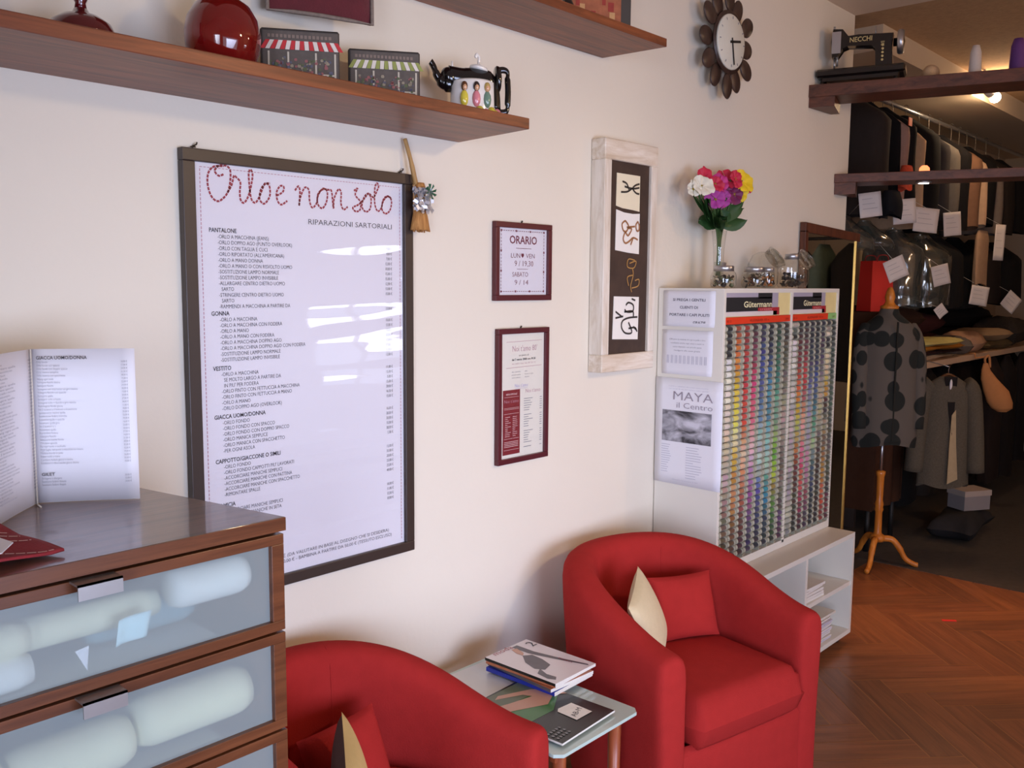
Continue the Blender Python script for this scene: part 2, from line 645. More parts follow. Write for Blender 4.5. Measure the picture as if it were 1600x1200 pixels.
# floor: herringbone of wood-look planks
tones = [wood('floor_plank_%d_%d' % (i, k), S(*a), S(*b), (1.6, 22, 22), 0.33, bump=0.12, rot=math.radians(47 + 90 * k)) for k in (0, 1) for i, (a, b) in enumerate(
    (((122, 76, 50), (156, 98, 64)), ((134, 84, 54), (170, 108, 68)), ((112, 72, 50), (146, 94, 62))))]
grout = mat('floor_joint', S(176, 124, 84), 0.6, 0.1)
fl = MB().box(-2.0, 5.08, -4.2, 0.0, -0.06, -0.0012, 6)
w_, L_ = 0.118, 0.59
A45 = Matrix.Rotation(math.radians(47), 4, 'Z')
g = 0.0026
for i in range(-60, 90):
    for j in range(-12, 12):
        ox, oy = i * w_ + j * L_, i * w_ - j * L_
        for kd, (a, b, c, d) in enumerate(((ox, ox + L_, oy, oy + w_), (ox, ox + w_, oy + w_, oy + w_ + L_))):
            cc = A45 @ Vector(((a + b) / 2, (c + d) / 2, 0))
            cc += Vector((2.3, -1.1, 0))
            if not (-2.2 < cc.x < 5.5 and -4.5 < cc.y < 0.5):
                continue
            M = Matrix.Translation((2.3, -1.1, 0)) @ A45
            q = [(a + g, c + g), (b - g, c + g), (b - g, d - g), (a + g, d - g)]
            q = [M @ Vector((x, y, 0)) for x, y in q]
            q = [(p.x, p.y) for p in q]
            for ax, lim, sg in ((0, 5.08, 1), (1, 0.0, 1), (0, -2.0, -1), (1, -4.2, -1)):
                o_ = []
                for e in range(len(q)):
                    A_, B_ = q[e - 1], q[e]
                    da, db = sg * (A_[ax] - lim), sg * (B_[ax] - lim)
                    if (da < 0) != (db < 0):
                        k = da / (da - db)
                        o_.append((lerp(A_[0], B_[0], k), lerp(A_[1], B_[1], k)))
                    if db < 0:
                        o_.append(B_)
                q = o_
                if not q:
                    break
            if len(q) < 3:
                continue
            fl.add([(x, y, 0.0) for x, y in q], [tuple(range(len(q)))], rnd.randrange(3) + 3 * kd)
struct(fl, 'floor', tones + [grout])
struct(MB().box(5.08, 9.5, -4.2, 0.60, -0.06, 0.002).box(4.52, 5.08, 0.0, 0.60, -0.06, 0.0), 'floor',
       mat('floor_carpet', S(74, 66, 60), 0.95, 0.25, 30, bump=0.4, bscale=200))

# ================================================================== wall shelves (skewed ends as in the room)


def shelf(name, label, poly, z0, z1, m):
    MB().prism(poly, z0, z1).build(name, m, label=label, cat='shelf', bevel=0.002)


shelf('wall_shelf', 'long red-brown wooden wall shelf holding the teapot and glass bottles, above the price poster',
      [(-0.9, -0.30), (1.799, -0.30), (1.836, 0.0), (-0.9, 0.0)], 1.945, 1.973, shelf_wood)
shelf('wall_shelf', 'short upper red-brown wooden wall shelf with a reddish picture block, left of the clock',
      [(0.9, -0.24), (2.516, -0.24), (2.497, 0.0), (0.9, 0.0)], 2.295, 2.321, shelf_wood)

# ================================================================== price poster
X, Z = (1, 0, 0), (0, 0, 1)
NY = (0, -1, 0)


def ring(mb, x0, x1, z0, z1, y0, y1, t, mat_=0, tz=None):
    tz = tz or t
    mb.box(x0, x1, y0, y1, z1 - tz, z1, mat_)
    mb.box(x0, x1, y0, y1, z0, z0 + tz, mat_)
    mb.box(x0, x0 + t, y0, y1, z0 + tz, z1 - tz, mat_)
    mb.box(x1 - t, x1, y0, y1, z0 + tz, z1 - tz, mat_)
    return mb


pr = thing('price_poster', 'large dark-framed price list poster headed Orlo e non solo, hung on the wall', 'poster', (1.317, 0, 0.806))
px0, px1, pz0, pz1 = 0.988, 1.645, 0.806, 1.837
ring(MB(), px0, px1, pz0, pz1, -0.022, -0.001, 0.030, tz=0.0275).build('frame', frame_dark, pr, bevel=0.002)
MB().box(px0 + 0.01, px1 - 0.01, -0.011, -0.003, pz0 + 0.01, pz1 - 0.01).build('paper_sheet', paper, pr)
yy = -0.0118
tm = MB()
ttl = [
    [(1.091, 1.788), (1.079, 1.784), (1.07, 1.795), (1.085, 1.808), (1.106, 1.803), (1.108, 1.779), (1.1, 1.748), (1.078, 1.728), (1.061, 1.736), (1.052, 1.761), (1.054, 1.787), (1.068, 1.803), (1.093, 1.806)],
    [(1.1, 1.748), (1.111, 1.767), (1.117, 1.787), (1.122, 1.785), (1.133, 1.774), (1.131, 1.752), (1.133, 1.734), (1.142, 1.729), (1.155, 1.75), (1.165, 1.791), (1.16, 1.805), (1.155, 1.794), (1.157, 1.76), (1.161, 1.737), (1.171, 1.731), (1.182, 1.746), (1.191, 1.766), (1.198, 1.777), (1.209, 1.771), (1.209, 1.748), (1.194, 1.73), (1.182, 1.74), (1.186, 1.762), (1.198, 1.776), (1.211, 1.778)],
    [(1.228, 1.751), (1.245, 1.761), (1.248, 1.773), (1.238, 1.774), (1.228, 1.759), (1.23, 1.74), (1.24, 1.731), (1.257, 1.741)],
    [(1.279, 1.767), (1.289, 1.778), (1.293, 1.766), (1.29, 1.731), (1.294, 1.752), (1.307, 1.776), (1.319, 1.771), (1.32, 1.748), (1.327, 1.73), (1.34, 1.74), (1.346, 1.761), (1.36, 1.778), (1.373, 1.771), (1.37, 1.746), (1.357, 1.73), (1.344, 1.74), (1.345, 1.763), (1.36, 1.776), (1.379, 1.776), (1.386, 1.772), (1.391, 1.732), (1.393, 1.755), (1.406, 1.779), (1.415, 1.773), (1.414, 1.746), (1.422, 1.731), (1.435, 1.739)],
    [(1.455, 1.78), (1.467, 1.787), (1.459, 1.77), (1.476, 1.753), (1.473, 1.733), (1.459, 1.729), (1.451, 1.738), (1.47, 1.747), (1.487, 1.762), (1.501, 1.776), (1.51, 1.762), (1.506, 1.738), (1.492, 1.73), (1.48, 1.742), (1.487, 1.766), (1.502, 1.777), (1.518, 1.768), (1.529, 1.785), (1.535, 1.798), (1.529, 1.805), (1.522, 1.789), (1.522, 1.752), (1.531, 1.734), (1.543, 1.742), (1.551, 1.762), (1.566, 1.774), (1.578, 1.763), (1.572, 1.738), (1.556, 1.729), (1.545, 1.742), (1.551, 1.766), (1.566, 1.775), (1.579, 1.768)]]
for st in ttl:
    dashes(tm, spline([(x, yy, z) for x, z in st], 5), 0.0046, NY, 0.0072, 0.0020)
tm.build('title_lettering', ink_red, pr, label='red stitched handwriting title')
bd = MB()
for xx in (1.0335, 1.6055):
    dashes(bd, [(xx, yy, 0.845), (xx, yy, 1.80)], 0.0022, NY, 0.006, 0.003)
dashes(bd, [(1.0335, yy, 1.80), (1.6055, yy, 1.80)], 0.0016, NY, 0.006, 0.003)
bd.build('stitched_border', ink_pink, pr, label='dashed pink border line')
tx = MB()
write(tx, 'RIPARAZIONI SARTORIALI', (1.578, yy, 1.689), X, Z, 0.0185, 'R', width=0.262)
blocks = [
    (1.663, 'PANTALONE', ['-ORLO A MACCHINA (JEANS)', '-ORLO DOPPIO AGO (PUNTO OVERLOOK)', '-ORLO CON TAGLIA E CUCI', '-ORLO RIPORTATO (ALL\'AMERICANA)', '-ORLO A MANO DONNA', '-ORLO A MANO O CON RISVOLTO UOMO', '-SOSTITUZIONE LAMPO NORMALE', '-SOSTITUZIONE LAMPO INVISIBILE', '-ALLARGARE CENTRO DIETRO UOMO', ' SARTO', '-STRINGERE CENTRO DIETRO UOMO', ' SARTO', '-RAMMENDI A MACCHINA A PARTIRE DA'],
     ['7,00 €', '9,00 €', '7,00 €', '12,00 €', '10,00 €', '15,00 €', '15,00 €', '12,00 €', '13,00 €', '15,00 €', '', '15,00 €', '10,00 €']),
    (1.476, 'GONNA', ['-ORLO A MACCHINA', '-ORLO A MACCHINA CON FODERA', '-ORLO A MANO', '-ORLO A MANO CON FODERA', '-ORLO A MACCHINA DOPPIO AGO', '-ORLO A MACCHINA DOPPIO AGO CON FODERA', '-SOSTITUZIONE LAMPO NORMALE', '-SOSTITUZIONE LAMPO INVISIBILE'],
     ['10,00 €', '15,00 €', '15,00 €', '20,00 €', '12,00 €', '17,00 €', '15,00 €', '12,00 €']),
    (1.351, 'VESTITO', ['-ORLO A MACCHINA', ' SE MOLTO LARGO A PARTIRE DA', ' IN PIU\' PER FODERA', '-ORLO FINTO CON FETTUCCIA A MACCHINA', '-ORLO FINTO CON FETTUCCIA A MANO', '-ORLO A MANO', '-ORLO DOPPIO AGO (OVERLOOK)'],
     ['11,00 €', '15,00 €', '5,00 €', '15,00 €', '20,00 €', '16,00 €', '15,00 €']),
    (1.239, 'GIACCA UOMO/DONNA', ['-ORLO FONDO', '-ORLO FONDO CON SPACCO', '-ORLO FONDO CON DOPPIO SPACCO', '-ORLO MANICA SEMPLICE', '-ORLO MANICA CON SPACCHETTO', '-PER OGNI ASOLA'],
     ['16,00 €', '20,00 €', '20,00 €', '15,00 €', '20,00 €', '5,00 €']),
    (1.136, 'CAPPOTTO/GIACCONE O SIMILI', ['-ORLO FONDO', '-ORLO FONDO CAPPOTTI PIU\' LAVORATI', '-ACCORCIARE MANICHE SEMPLICI', '-ACCORCIARE MANICHE CON PATTINA', '-ACCORCIARE MANICHE CON SPACCHETTO', '-RIMONTARE SPALLE'],
     ['15,00 €', '35,00 €', '20,00 €', '25,00 €', '25,00 €', '40,00 €']),
    (1.032, 'CAMICIA', ['-ACCORCIARE MANICHE SEMPLICI', '-ACCORCIARE MANICHE IN SETA', '-RIMONTARE COLLO', '-ORLO FONDO O FESSINO'],
     ['10,00 €', '11,00 €', '12,00 €', '10,00 €'])]
for z, head, items, prices in blocks:
    write(tx, head, (1.052, yy, z - 0.004), X, Z, 0.0138, sx=0.86, bold=True)
    step = 0.0131
    for i, it in enumerate(items):
        ind = 0.0205 if it.startswith('-') else 0.027
        write(tx, it.strip(), (1.052 + ind, yy, z - 0.0045 - (i + 1) * step), X, Z, 0.0126, sx=0.80)
        if prices[i]:
            write(tx, prices[i], (1.578, yy, z - 0.016 - (i + 1) * step), X, Z, 0.0105, 'R', sx=0.72)
write(tx, '-PER OGNI CAPO DA PREPARARE', (1.075, yy, 0.925), X, Z, 0.0126, sx=0.8)
write(tx, '-PER OGNI PIEGA DA PREPARARE', (1.075, yy, 0.911), X, Z, 0.0126, sx=0.8)
write(tx, 'RICAMI A PARTIRE DA 10,00 € (DA VALUTARE IN BASE AL DISEGNO CHE SI DESIDERA)', (1.56, yy, 0.874), X, Z, 0.0126, 'R', width=0.50)
write(tx, 'ABITI DONNA A PARTIRE DA 60,00 € - BAMBINA A PARTIRE DA 50,00 € (TESSUTO ESCLUSO)', (1.57, yy, 0.860), X, Z, 0.0126, 'R', width=0.52)
tx.build('printed_list', ink, pr, label='small black printed price list')
MB().box(px0 + 0.02, px1 - 0.02, -0.0152, -0.0145, pz0 + 0.02, pz1 - 0.02).build('clear_cover', pane_plastic, pr, label='shiny rippled clear plastic cover')
for xx in (1.023, 1.613):
    h = MB()
    h.tube(spline([(xx, -0.004, 1.837), (xx, -0.005, 1.843), (xx + 0.004, -0.012, 1.846), (xx + 0.008, -0.008, 1.851)], 4), 0.0018, 6)
    h.tube([(xx - 0.006, -0.006, 1.841), (xx + 0.006, -0.006, 1.842)], 0.0015, 6)
    h.build('hook', mat('dark_iron', S(70, 58, 44), 0.5, metal=0.6), pr)

# ================================================================== broom ornament
br = thing('broom_ornament', 'small straw broom decoration with silver and green ribbon, hanging at the poster corner', 'ornament', (1.652, -0.035, 1.682))
straw = wood('straw', S(150, 98, 46), S(206, 150, 84), (60, 60, 3), 0.8)
br_p = spline([(1.620, -0.018, 1.928), (1.630, -0.03, 1.87), (1.642, -0.036, 1.81)], 5)
MB().tube(br_p, [0.0055] * 6 + [0.0065] * 5, 8).build('handle', wood('broom_stick', S(150, 112, 62), S(190, 150, 92), (40, 40, 4), 0.6), br)
bb = MB()
bb.lathe([(0.012, 0.125), (0.016, 0.115), (0.016, 0.085), (0.013, 0.08), (0.017, 0.06), (0.024, 0.03), (0.029, 0.0)], 16, M=Matrix.Translation((1.655, -0.038, 1.690)), sy=0.8)
for k in range(60):
    a, q = rnd.random() * 2 * PI, rnd.random() ** 0.5
    bb.tube([(1.655 + 0.014 * q * cos(a), -0.038 + 0.011 * q * sin(a), 1.745),
             (1.655 + 0.031 * q * cos(a), -0.038 + 0.025 * q * sin(a), 1.684 + rnd.random() * 0.006)], 0.0014, 4)
bb.build('straw_brush', straw, br)
rb = MB()
for k in range(110):
    a = rnd.random() * 2 * PI
    c = Vector((1.652 + rnd.uniform(-0.032, 0.022), -0.062 + rnd.uniform(-0.008, 0.012), 1.768 + rnd.uniform(-0.03, 0.03)))
    d = Vector((cos(a), rnd.uniform(-0.6, 0.2), sin(a))) * 0.007
    e = Vector((-sin(a), rnd.uniform(-0.5, 0.5), cos(a))) * 0.004
    rb.add([c - d - e, c + d - e, c + d * 0.8 + e, c - d + e], [(0, 1, 2, 3)])
rb.build('ribbon', mat('silver_tinsel', S(190, 190, 196), 0.42, 0.3, 90, metal=0.6), br, label='crumpled silver ribbon')
gr = MB()
for k in range(8):
    a = k * 0.8
    c = Vector((1.662, -0.07, 1.79))
    gr.add([c, c + Vector((0.015 * cos(a), -0.006, 0.02 * sin(a))), c + Vector((0.022 * cos(a + 0.4), -0.004, 0.022 * sin(a + 0.4)))], [(0, 1, 2)])
gr.build('bow', mat('green_foil', S(60, 110, 80), 0.3, 0.2, metal=0.4), br, label='small green bow')

# ================================================================== opening hours frame
oh = thing('framed_sign', 'small wine-red framed opening hours sign headed ORARIO, on the wall', 'sign', (2.1, 0, 1.497))
ring(MB(), 1.972, 2.230, 1.497, 1.733, -0.018, -0.001, 0.017).build('frame', frame_wine, oh, bevel=0.0015)
MB().box(1.98, 2.222, -0.008, -0.002, 1.505, 1.725).build('paper_sheet', paper, oh)
t = MB()
y1 = -0.0088
write(t, 'ORARIO', (2.104, y1, 1.670), X, Z, 0.034, 'C', width=0.125, bold=True)
write(t, 'LUN    VEN', (2.102, y1, 1.627), X, Z, 0.020, 'C', width=0.108)
write(t, '9 / 19,30', (2.107, y1, 1.602), X, Z, 0.024, 'C', width=0.086)
write(t, 'SABATO', (2.090, y1, 1.570), X, Z, 0.020, 'C', width=0.072)
write(t, '9 / 14', (2.096, y1, 1.545), X, Z, 0.022, 'C', width=0.062)
t.add([(2.094, y1, 1.634), (2.100, y1, 1.627), (2.106, y1, 1.634), (2.106, y1, 1.639), (2.103, y1, 1.642), (2.100, y1, 1.639), (2.097, y1, 1.642), (2.094, y1, 1.639)], [tuple(range(8))])
ribbon(t, [(2.07, y1, 1.656), (2.14, y1, 1.656)], 0.0015, NY)
ribbon(t, [(2.075, y1, 1.593), (2.125, y1, 1.593)], 0.0012, NY)
t.build('lettering', mat('ink_wine', S(120, 50, 66), 0.7, 0.1), oh)
t = MB()
x0, x1, z0, z1 = 2.004, 2.200, 1.525, 1.708
for a, b in (((x0, z0), (x1, z0)), ((x1, z0), (x1, z1)), ((x1, z1), (x0, z1)), ((x0, z1), (x0, z0))):
    dashes(t, [(a[0], y1, a[1]), (b[0], y1, b[1])], 0.002, NY, 0.006, 0.004)
    for q in (0, 0.33, 0.66):
        c = (lerp(a[0], b[0], q), lerp(a[1], b[1], q))
        t.box(c[0] - 0.003, c[0] + 0.003, y1 - 0.0002, y1, c[1] - 0.003, c[1] + 0.003)
t.build('stitched_border', MAT['ink_wine'], oh)
MB().box(1.985, 2.217, -0.0125, -0.012, 1.51, 1.72).build('glass', pane_glass, oh)
MB().tube([(2.101, -0.002, 1.733), (2.101, -0.006, 1.740)], 0.0025, 8).build('nail', MAT['dark_iron'], oh)

# ================================================================== framed menu below it
nf = thing('framed_menu', 'tall wine-red framed menu with a wine-red block at lower left, below the opening hours', 'sign', (2.1, 0, 0.993))
ring(MB(), 1.986, 2.222, 0.993, 1.412, -0.018, -0.001, 0.0165).build('frame', frame_wine, nf, bevel=0.0015)
MB().box(1.995, 2.213, -0.008, -0.002, 1.0, 1.404).build('paper_sheet', paper_cream, nf)
MB().box(2.016, 2.094, -0.0086, -0.008, 1.020, 1.222).build('wine_panel', mat('wine_print', S(132, 36, 44), 0.6, 0.06, 30), nf, label='wine-red printed panel')
t = MB()
write(t, 'Noi t\'amo 80\'', (2.115, y1, 1.340), X, Z, 0.026, 'C', width=0.115)
write(t, 'un pieno di', (2.11, y1, 1.325), X, Z, 0.008, 'C', width=0.045, mat=1)
write(t, 'dal 7 marzo 2008 ore 19.30', (2.11, y1, 1.312), X, Z, 0.009, 'C', width=0.11, mat=1, bold=True)
write(t, 'via delle rose tel. 09 55 31', (2.11, y1, 1.300), X, Z, 0.007, 'C', width=0.11)
ribbon(t, [(2.03, y1, 1.37), (2.195, y1, 1.372)], 0.0012, NY)
ribbon(t, [(2.03, y1, 1.29), (2.195, y1, 1.292)], 0.0012, NY)
for i in range(3):
    write(t, ('da cortile', 'piccolo pane', 'vino bianco')[i], (2.055, y1, 1.275 - i * 0.009), X, Z, 0.006, mat=2, width=0.04)
    write(t, ('alla', 'brace e sale', 'dolci')[i], (2.115, y1, 1.275 - i * 0.009), X, Z, 0.006, mat=2, width=(0.012, 0.04, 0.02)[i])
write(t, 'Noi t\'amo', (2.10, y1, 1.228), X, Z, 0.016, 'C', width=0.06, mat=3)
write(t, 'pranzo e cena', (2.10, y1, 1.238 - 0.035 + 0.02), X, Z, 0.005, 'C', width=0.055, mat=3)
write(t, 'Noi t\'amo', (2.155, y1, 1.208), X, Z, 0.018, 'C', width=0.07)
for i in range(22):
    if i % 7 == 6:
        continue
    L = rnd.uniform(0.02, 0.045)
    ribbon(t, [(2.112, y1, 1.190 - i * 0.0073), (2.112 + L, y1, 1.190 - i * 0.0073)], 0.0018, NY, 2)
    ribbon(t, [(2.188, y1, 1.190 - i * 0.0073), (2.198, y1, 1.190 - i * 0.0073)], 0.0018, NY, 2)
y2 = -0.0089
write(t, 'MENU SPECIALE', (2.055, y2, 1.206), X, Z, 0.008, 'C', width=0.05, mat=4, bold=True)
write(t, 'Noi t\'amo', (2.055, y2, 1.182), X, Z, 0.015, 'C', width=0.066, mat=0)
for zz in (1.166, 1.162, 1.200, 1.148, 1.070, 1.035):
    ribbon(t, [(2.021, y2, zz), (2.089, y2, zz)], 0.0009, NY, 4)
for i in range(11):
    L = rnd.uniform(0.01, 0.028)
    ribbon(t, [(2.026, y2, 1.138 - i * 0.006), (2.026 + L, y2, 1.138 - i * 0.006)], 0.0014, NY, 4)
    L = rnd.uniform(0.01, 0.024)
    ribbon(t, [(2.060, y2, 1.138 - i * 0.006), (2.060 + L, y2, 1.138 - i * 0.006)], 0.0014, NY, 4)
for i in range(4):
    ribbon(t, [(2.022, y2, 1.060 - i * 0.005), (2.086, y2, 1.060 - i * 0.005)], 0.0016, NY, 4)
t.build('lettering', [ink_pink, MAT['ink'], ink_grey, mat('ink_violet', S(176, 168, 214), 0.7), mat('ink_cream', S(228, 200, 196), 0.7)], nf)
MB().box(1.999, 2.209, -0.0125, -0.012, 1.006, 1.399).build('glass', pane_glass, nf)
MB().tube([(2.101, -0.002, 1.412), (2.101, -0.006, 1.418)], 0.0025, 8).build('nail', MAT['dark_iron'], nf)

# ================================================================== tall glyph picture in a whitewashed frame
ar = thing('framed_picture', 'tall narrow picture of brush-drawn figures in a thick whitewashed wooden frame', 'picture', (2.6, 0, 1.25))
wash = wood('whitewashed_wood', S(206, 190, 168), S(238, 230, 218), (26, 26, 3), 0.7, bump=0.25)
wash_h = wood('whitewashed_wood_across', S(206, 186, 160), S(238, 228, 214), (3, 26, 26), 0.7, bump=0.25)
fx0, fx1, fz0, fz1 = 2.445, 2.754, 1.251, 2.028
for a, b in ((fx0, fx0 + 0.038), (fx1 - 0.038, fx1)):
    MB().box(a, b, -0.06, -0.001, fz0 + 0.06, fz1 - 0.068, bev=0.003).build('frame_rail', wash, ar)
for a, b in ((fz0, fz0 + 0.06), (fz1 - 0.068, fz1)):
    MB().box(fx0, fx1, -0.06, -0.001, a, b, bev=0.003).build('frame_rail', wash_h, ar)
bkm = mat('painted_board', S(66, 48, 38), 0.75, 0.55, 14, bump=0.3, bscale=40)
MB().box(fx0 + 0.033, fx1 - 0.033, -0.048, -0.005, fz0 + 0.05, fz1 - 0.06).build('board', bkm, ar)
cream = mat('art_paper', S(236, 226, 196), 0.8, 0.05, 10)
white_p = mat('art_paper_white', S(240, 236, 228), 0.8, 0.03, 10)
ya = -0.0495
for poly, mm in (([(2.525, 1.921), (2.66, 1.921), (2.66, 1.800), (2.62, 1.803), (2.56, 1.806), (2.523, 1.812)], cream),
                 ([(2.525, 1.800), (2.57, 1.792), (2.62, 1.790), (2.662, 1.793), (2.662, 1.654), (2.60, 1.657), (2.523, 1.664)], white_p),
                 ([(2.521, 1.508), (2.668, 1.505), (2.666, 1.356), (2.516, 1.362)], white_p)):
    p = MB()
    n = len(poly)
    p.add([(x, ya, z) for x, z in poly] + [(x, ya + 0.003, z) for x, z in poly],
          [tuple(range(n))] + [(i, (i + 1) % n, (i + 1) % n + n, i + n) for i in range(n)])
    p.build('drawn_sheet', mm, ar)
ink_g = {
    'dark': [[(2.555, 1.895), (2.58, 1.889), (2.593, 1.87)], [(2.548, 1.859), (2.585, 1.863), (2.613, 1.877)], [(2.568, 1.879), (2.613, 1.875), (2.655, 1.881)], [(2.655, 1.894), (2.63, 1.887), (2.616, 1.875), (2.635, 1.862), (2.655, 1.86)],
             [(2.59, 1.477), (2.605, 1.486), (2.633, 1.477), (2.631, 1.456), (2.596, 1.454), (2.583, 1.463)], [(2.581, 1.454), (2.631, 1.455), (2.635, 1.432)], [(2.660, 1.435), (2.607, 1.433), (2.572, 1.423), (2.567, 1.401), (2.589, 1.381), (2.628, 1.382), (2.607, 1.418)], [(2.608, 1.396), (2.646, 1.398), (2.660, 1.383)], [(2.636, 1.402), (2.657, 1.388)], [(2.53, 1.456), (2.569, 1.437)], [(2.53, 1.434), (2.575, 1.439)], [(2.623, 1.499), (2.645, 1.493)]],
    'brown': [[(2.576, 1.765), (2.558, 1.753), (2.565, 1.732), (2.583, 1.729), (2.595, 1.748), (2.576, 1.765)], [(2.585, 1.743), (2.633, 1.748)], [(2.650, 1.766), (2.639, 1.753), (2.644, 1.735), (2.656, 1.735), (2.659, 1.751), (2.650, 1.766)], [(2.595, 1.74), (2.614, 1.738), (2.594, 1.715), (2.577, 1.725), (2.566, 1.703), (2.579, 1.689), (2.603, 1.697), (2.624, 1.709), (2.652, 1.703)], [(2.624, 1.709), (2.61, 1.684)]],
    'gold': [[(2.637, 1.632), (2.599, 1.635), (2.594, 1.609), (2.632, 1.606), (2.644, 1.629), (2.606, 1.621)], [(2.623, 1.606), (2.629, 1.581), (2.615, 1.544), (2.622, 1.522)], [(2.629, 1.581), (2.595, 1.573), (2.603, 1.544)], [(2.622, 1.536), (2.66, 1.544), (2.664, 1.566), (2.64, 1.562)]]}
for k, m_ in (('dark', mat('brush_ink', S(52, 46, 42), 0.6)), ('brown', mat('brush_brown', S(160, 110, 70), 0.6)), ('gold', mat('brush_gold', S(180, 136, 74), 0.5))):
    t = MB()
    for st in ink_g[k]:
        ribbon(t, spline([(x, ya - 0.0012, z) for x, z in st], 5), 0.0065 if k != 'gold' else 0.004, NY)
    t.build('brush_figure', m_, ar, label='%s brush strokes' % k)

# ================================================================== petal wall clock
ck = thing('wall_clock', 'round white-faced wall clock ringed by dark oval petals, hung high on the wall', 'clock', (3.23, -0.05, 2.477))
pm = wood('petal_wood', S(46, 34, 30), S(78, 56, 46), (20, 4, 4), 0.4)
cx, cz, R = 3.228, 2.477, 0.103
for k in range(12):
    a = PI / 2 + k * PI / 6
    rr = 0.163 if k % 2 == 0 else 0.150
    M = Matrix.Translation((cx + rr * cos(a), -0.042 if k % 2 else -0.05, cz + rr * sin(a))) @ Matrix.Rotation(-a, 4, 'Y') @ Matrix.Rotation(PI / 2, 4, 'X')
    MB().lathe([(0.0, -0.004), (0.034, -0.004), (0.038, 0.0), (0.034, 0.004), (0.0, 0.004)], 20, M=M, sx=1.30, sy=0.95).build('petal', pm, ck)
MB().lathe([(0.0, 0.0), (0.118, 0.0), (0.118, 0.006), (0.0, 0.008)], 36, M=Matrix.Translation((cx, -0.05, cz)) @ Matrix.Rotation(PI / 2, 4, 'X')).build('back_plate', pm, ck)
MB().lathe([(0.03, 0), (0.03, 0.05)], 16, M=Matrix.Translation((cx, 0.0, cz)) @ Matrix.Rotation(PI / 2, 4, 'X')).build('movement_box', rubber, ck)
MB().lathe([(0.0, 0.0), (R, 0.0), (R, 0.006), (R - 0.004, 0.009), (0.0, 0.010)], 40, M=Matrix.Translation((cx, -0.056, cz)) @ Matrix.Rotation(PI / 2, 4, 'X')).build('dial', mat('dial_white', S(222, 220, 205), 0.5, 0.02), ck)
t = MB()
for k in range(12):
    a = k * PI / 6
    ribbon(t, [(cx + 0.084 * cos(a), -0.0672, cz + 0.084 * sin(a)), (cx + 0.094 * cos(a), -0.0672, cz + 0.094 * sin(a))], 0.004, NY)
t.build('hour_marks', ink_grey, ck)
for nm, ang, L, w in (('hour_hand', math.radians(10), 0.062, 0.009), ('minute_hand', math.radians(-78), 0.085, 0.006)):
    MB().box(-0.015, L, -0.0695, -0.0675, -w / 2, w / 2, M=Matrix.Translation((cx, 0, cz)) @ Matrix.Rotation(-ang, 4, 'Y')).build(nm, rubber, ck)
# ================================================================== things on the lower wall shelf
def glass_red(name, c, rough=0.06):
    m = mat(name, c, rough, 0.08, 6, coat=1.0)
    b = m.node_tree.nodes['Principled BSDF']
    b.inputs['Transmission Weight'].default_value = 0.35
    b.inputs['IOR'].default_value = 1.4
    return m


ruby = glass_red('ruby_glass', S(128, 20, 20))
garnet = glass_red('garnet_glass', S(96, 14, 22))
T = Matrix.Translation
v = thing('glass_bottle', 'squat dark red glass bottle with a thin neck, left of the round ruby vase', 'bottle', (0.733, -0.15, 1.973))
MB().lathe([(0.0, 0), (0.036, 0.0), (0.053, 0.012), (0.058, 0.026), (0.052, 0.042), (0.034, 0.055), (0.016, 0.060), (0.012, 0.068)], 32, M=T((0.733, -0.15, 1.973))).build('body', garnet, v)
MB().lathe([(0.011, 0.066), (0.009, 0.078), (0.014, 0.088), (0.016, 0.094), (0.010, 0.104), (0.009, 0.16), (0.014, 0.17)], 24, M=T((0.733, -0.15, 1.973))).build('neck', garnet, v)
v = thing('glass_vase', 'round ruby red glass vase on the shelf beside the shop front picture blocks', 'vase', (1.018, -0.15, 1.973))
MB().lathe([(0.0, 0.0), (0.046, 0.0), (0.062, 0.016), (0.074, 0.05), (0.0765, 0.08), (0.071, 0.108), (0.056, 0.134), (0.034, 0.150), (0.020, 0.157)], 36, M=T((1.018, -0.15, 1.973))).build('body', ruby, v)
MB().lathe([(0.020, 0.155), (0.016, 0.175), (0.017, 0.23), (0.026, 0.25), (0.022, 0.25), (0.012, 0.23)], 24, M=T((1.018, -0.15, 1.973))).build('neck', ruby, v)
MB().lathe([(0, 0), (0.03, 0), (0.042, 0.03), (0.03, 0.06), (0.014, 0.08), (0.014, 0.12)], 24, M=T((0.552, -0.15, 1.973))).build(
    'glass_bottle', black_en, label='black glass bottle on the shelf, left of the squat dark red one', cat='bottle')


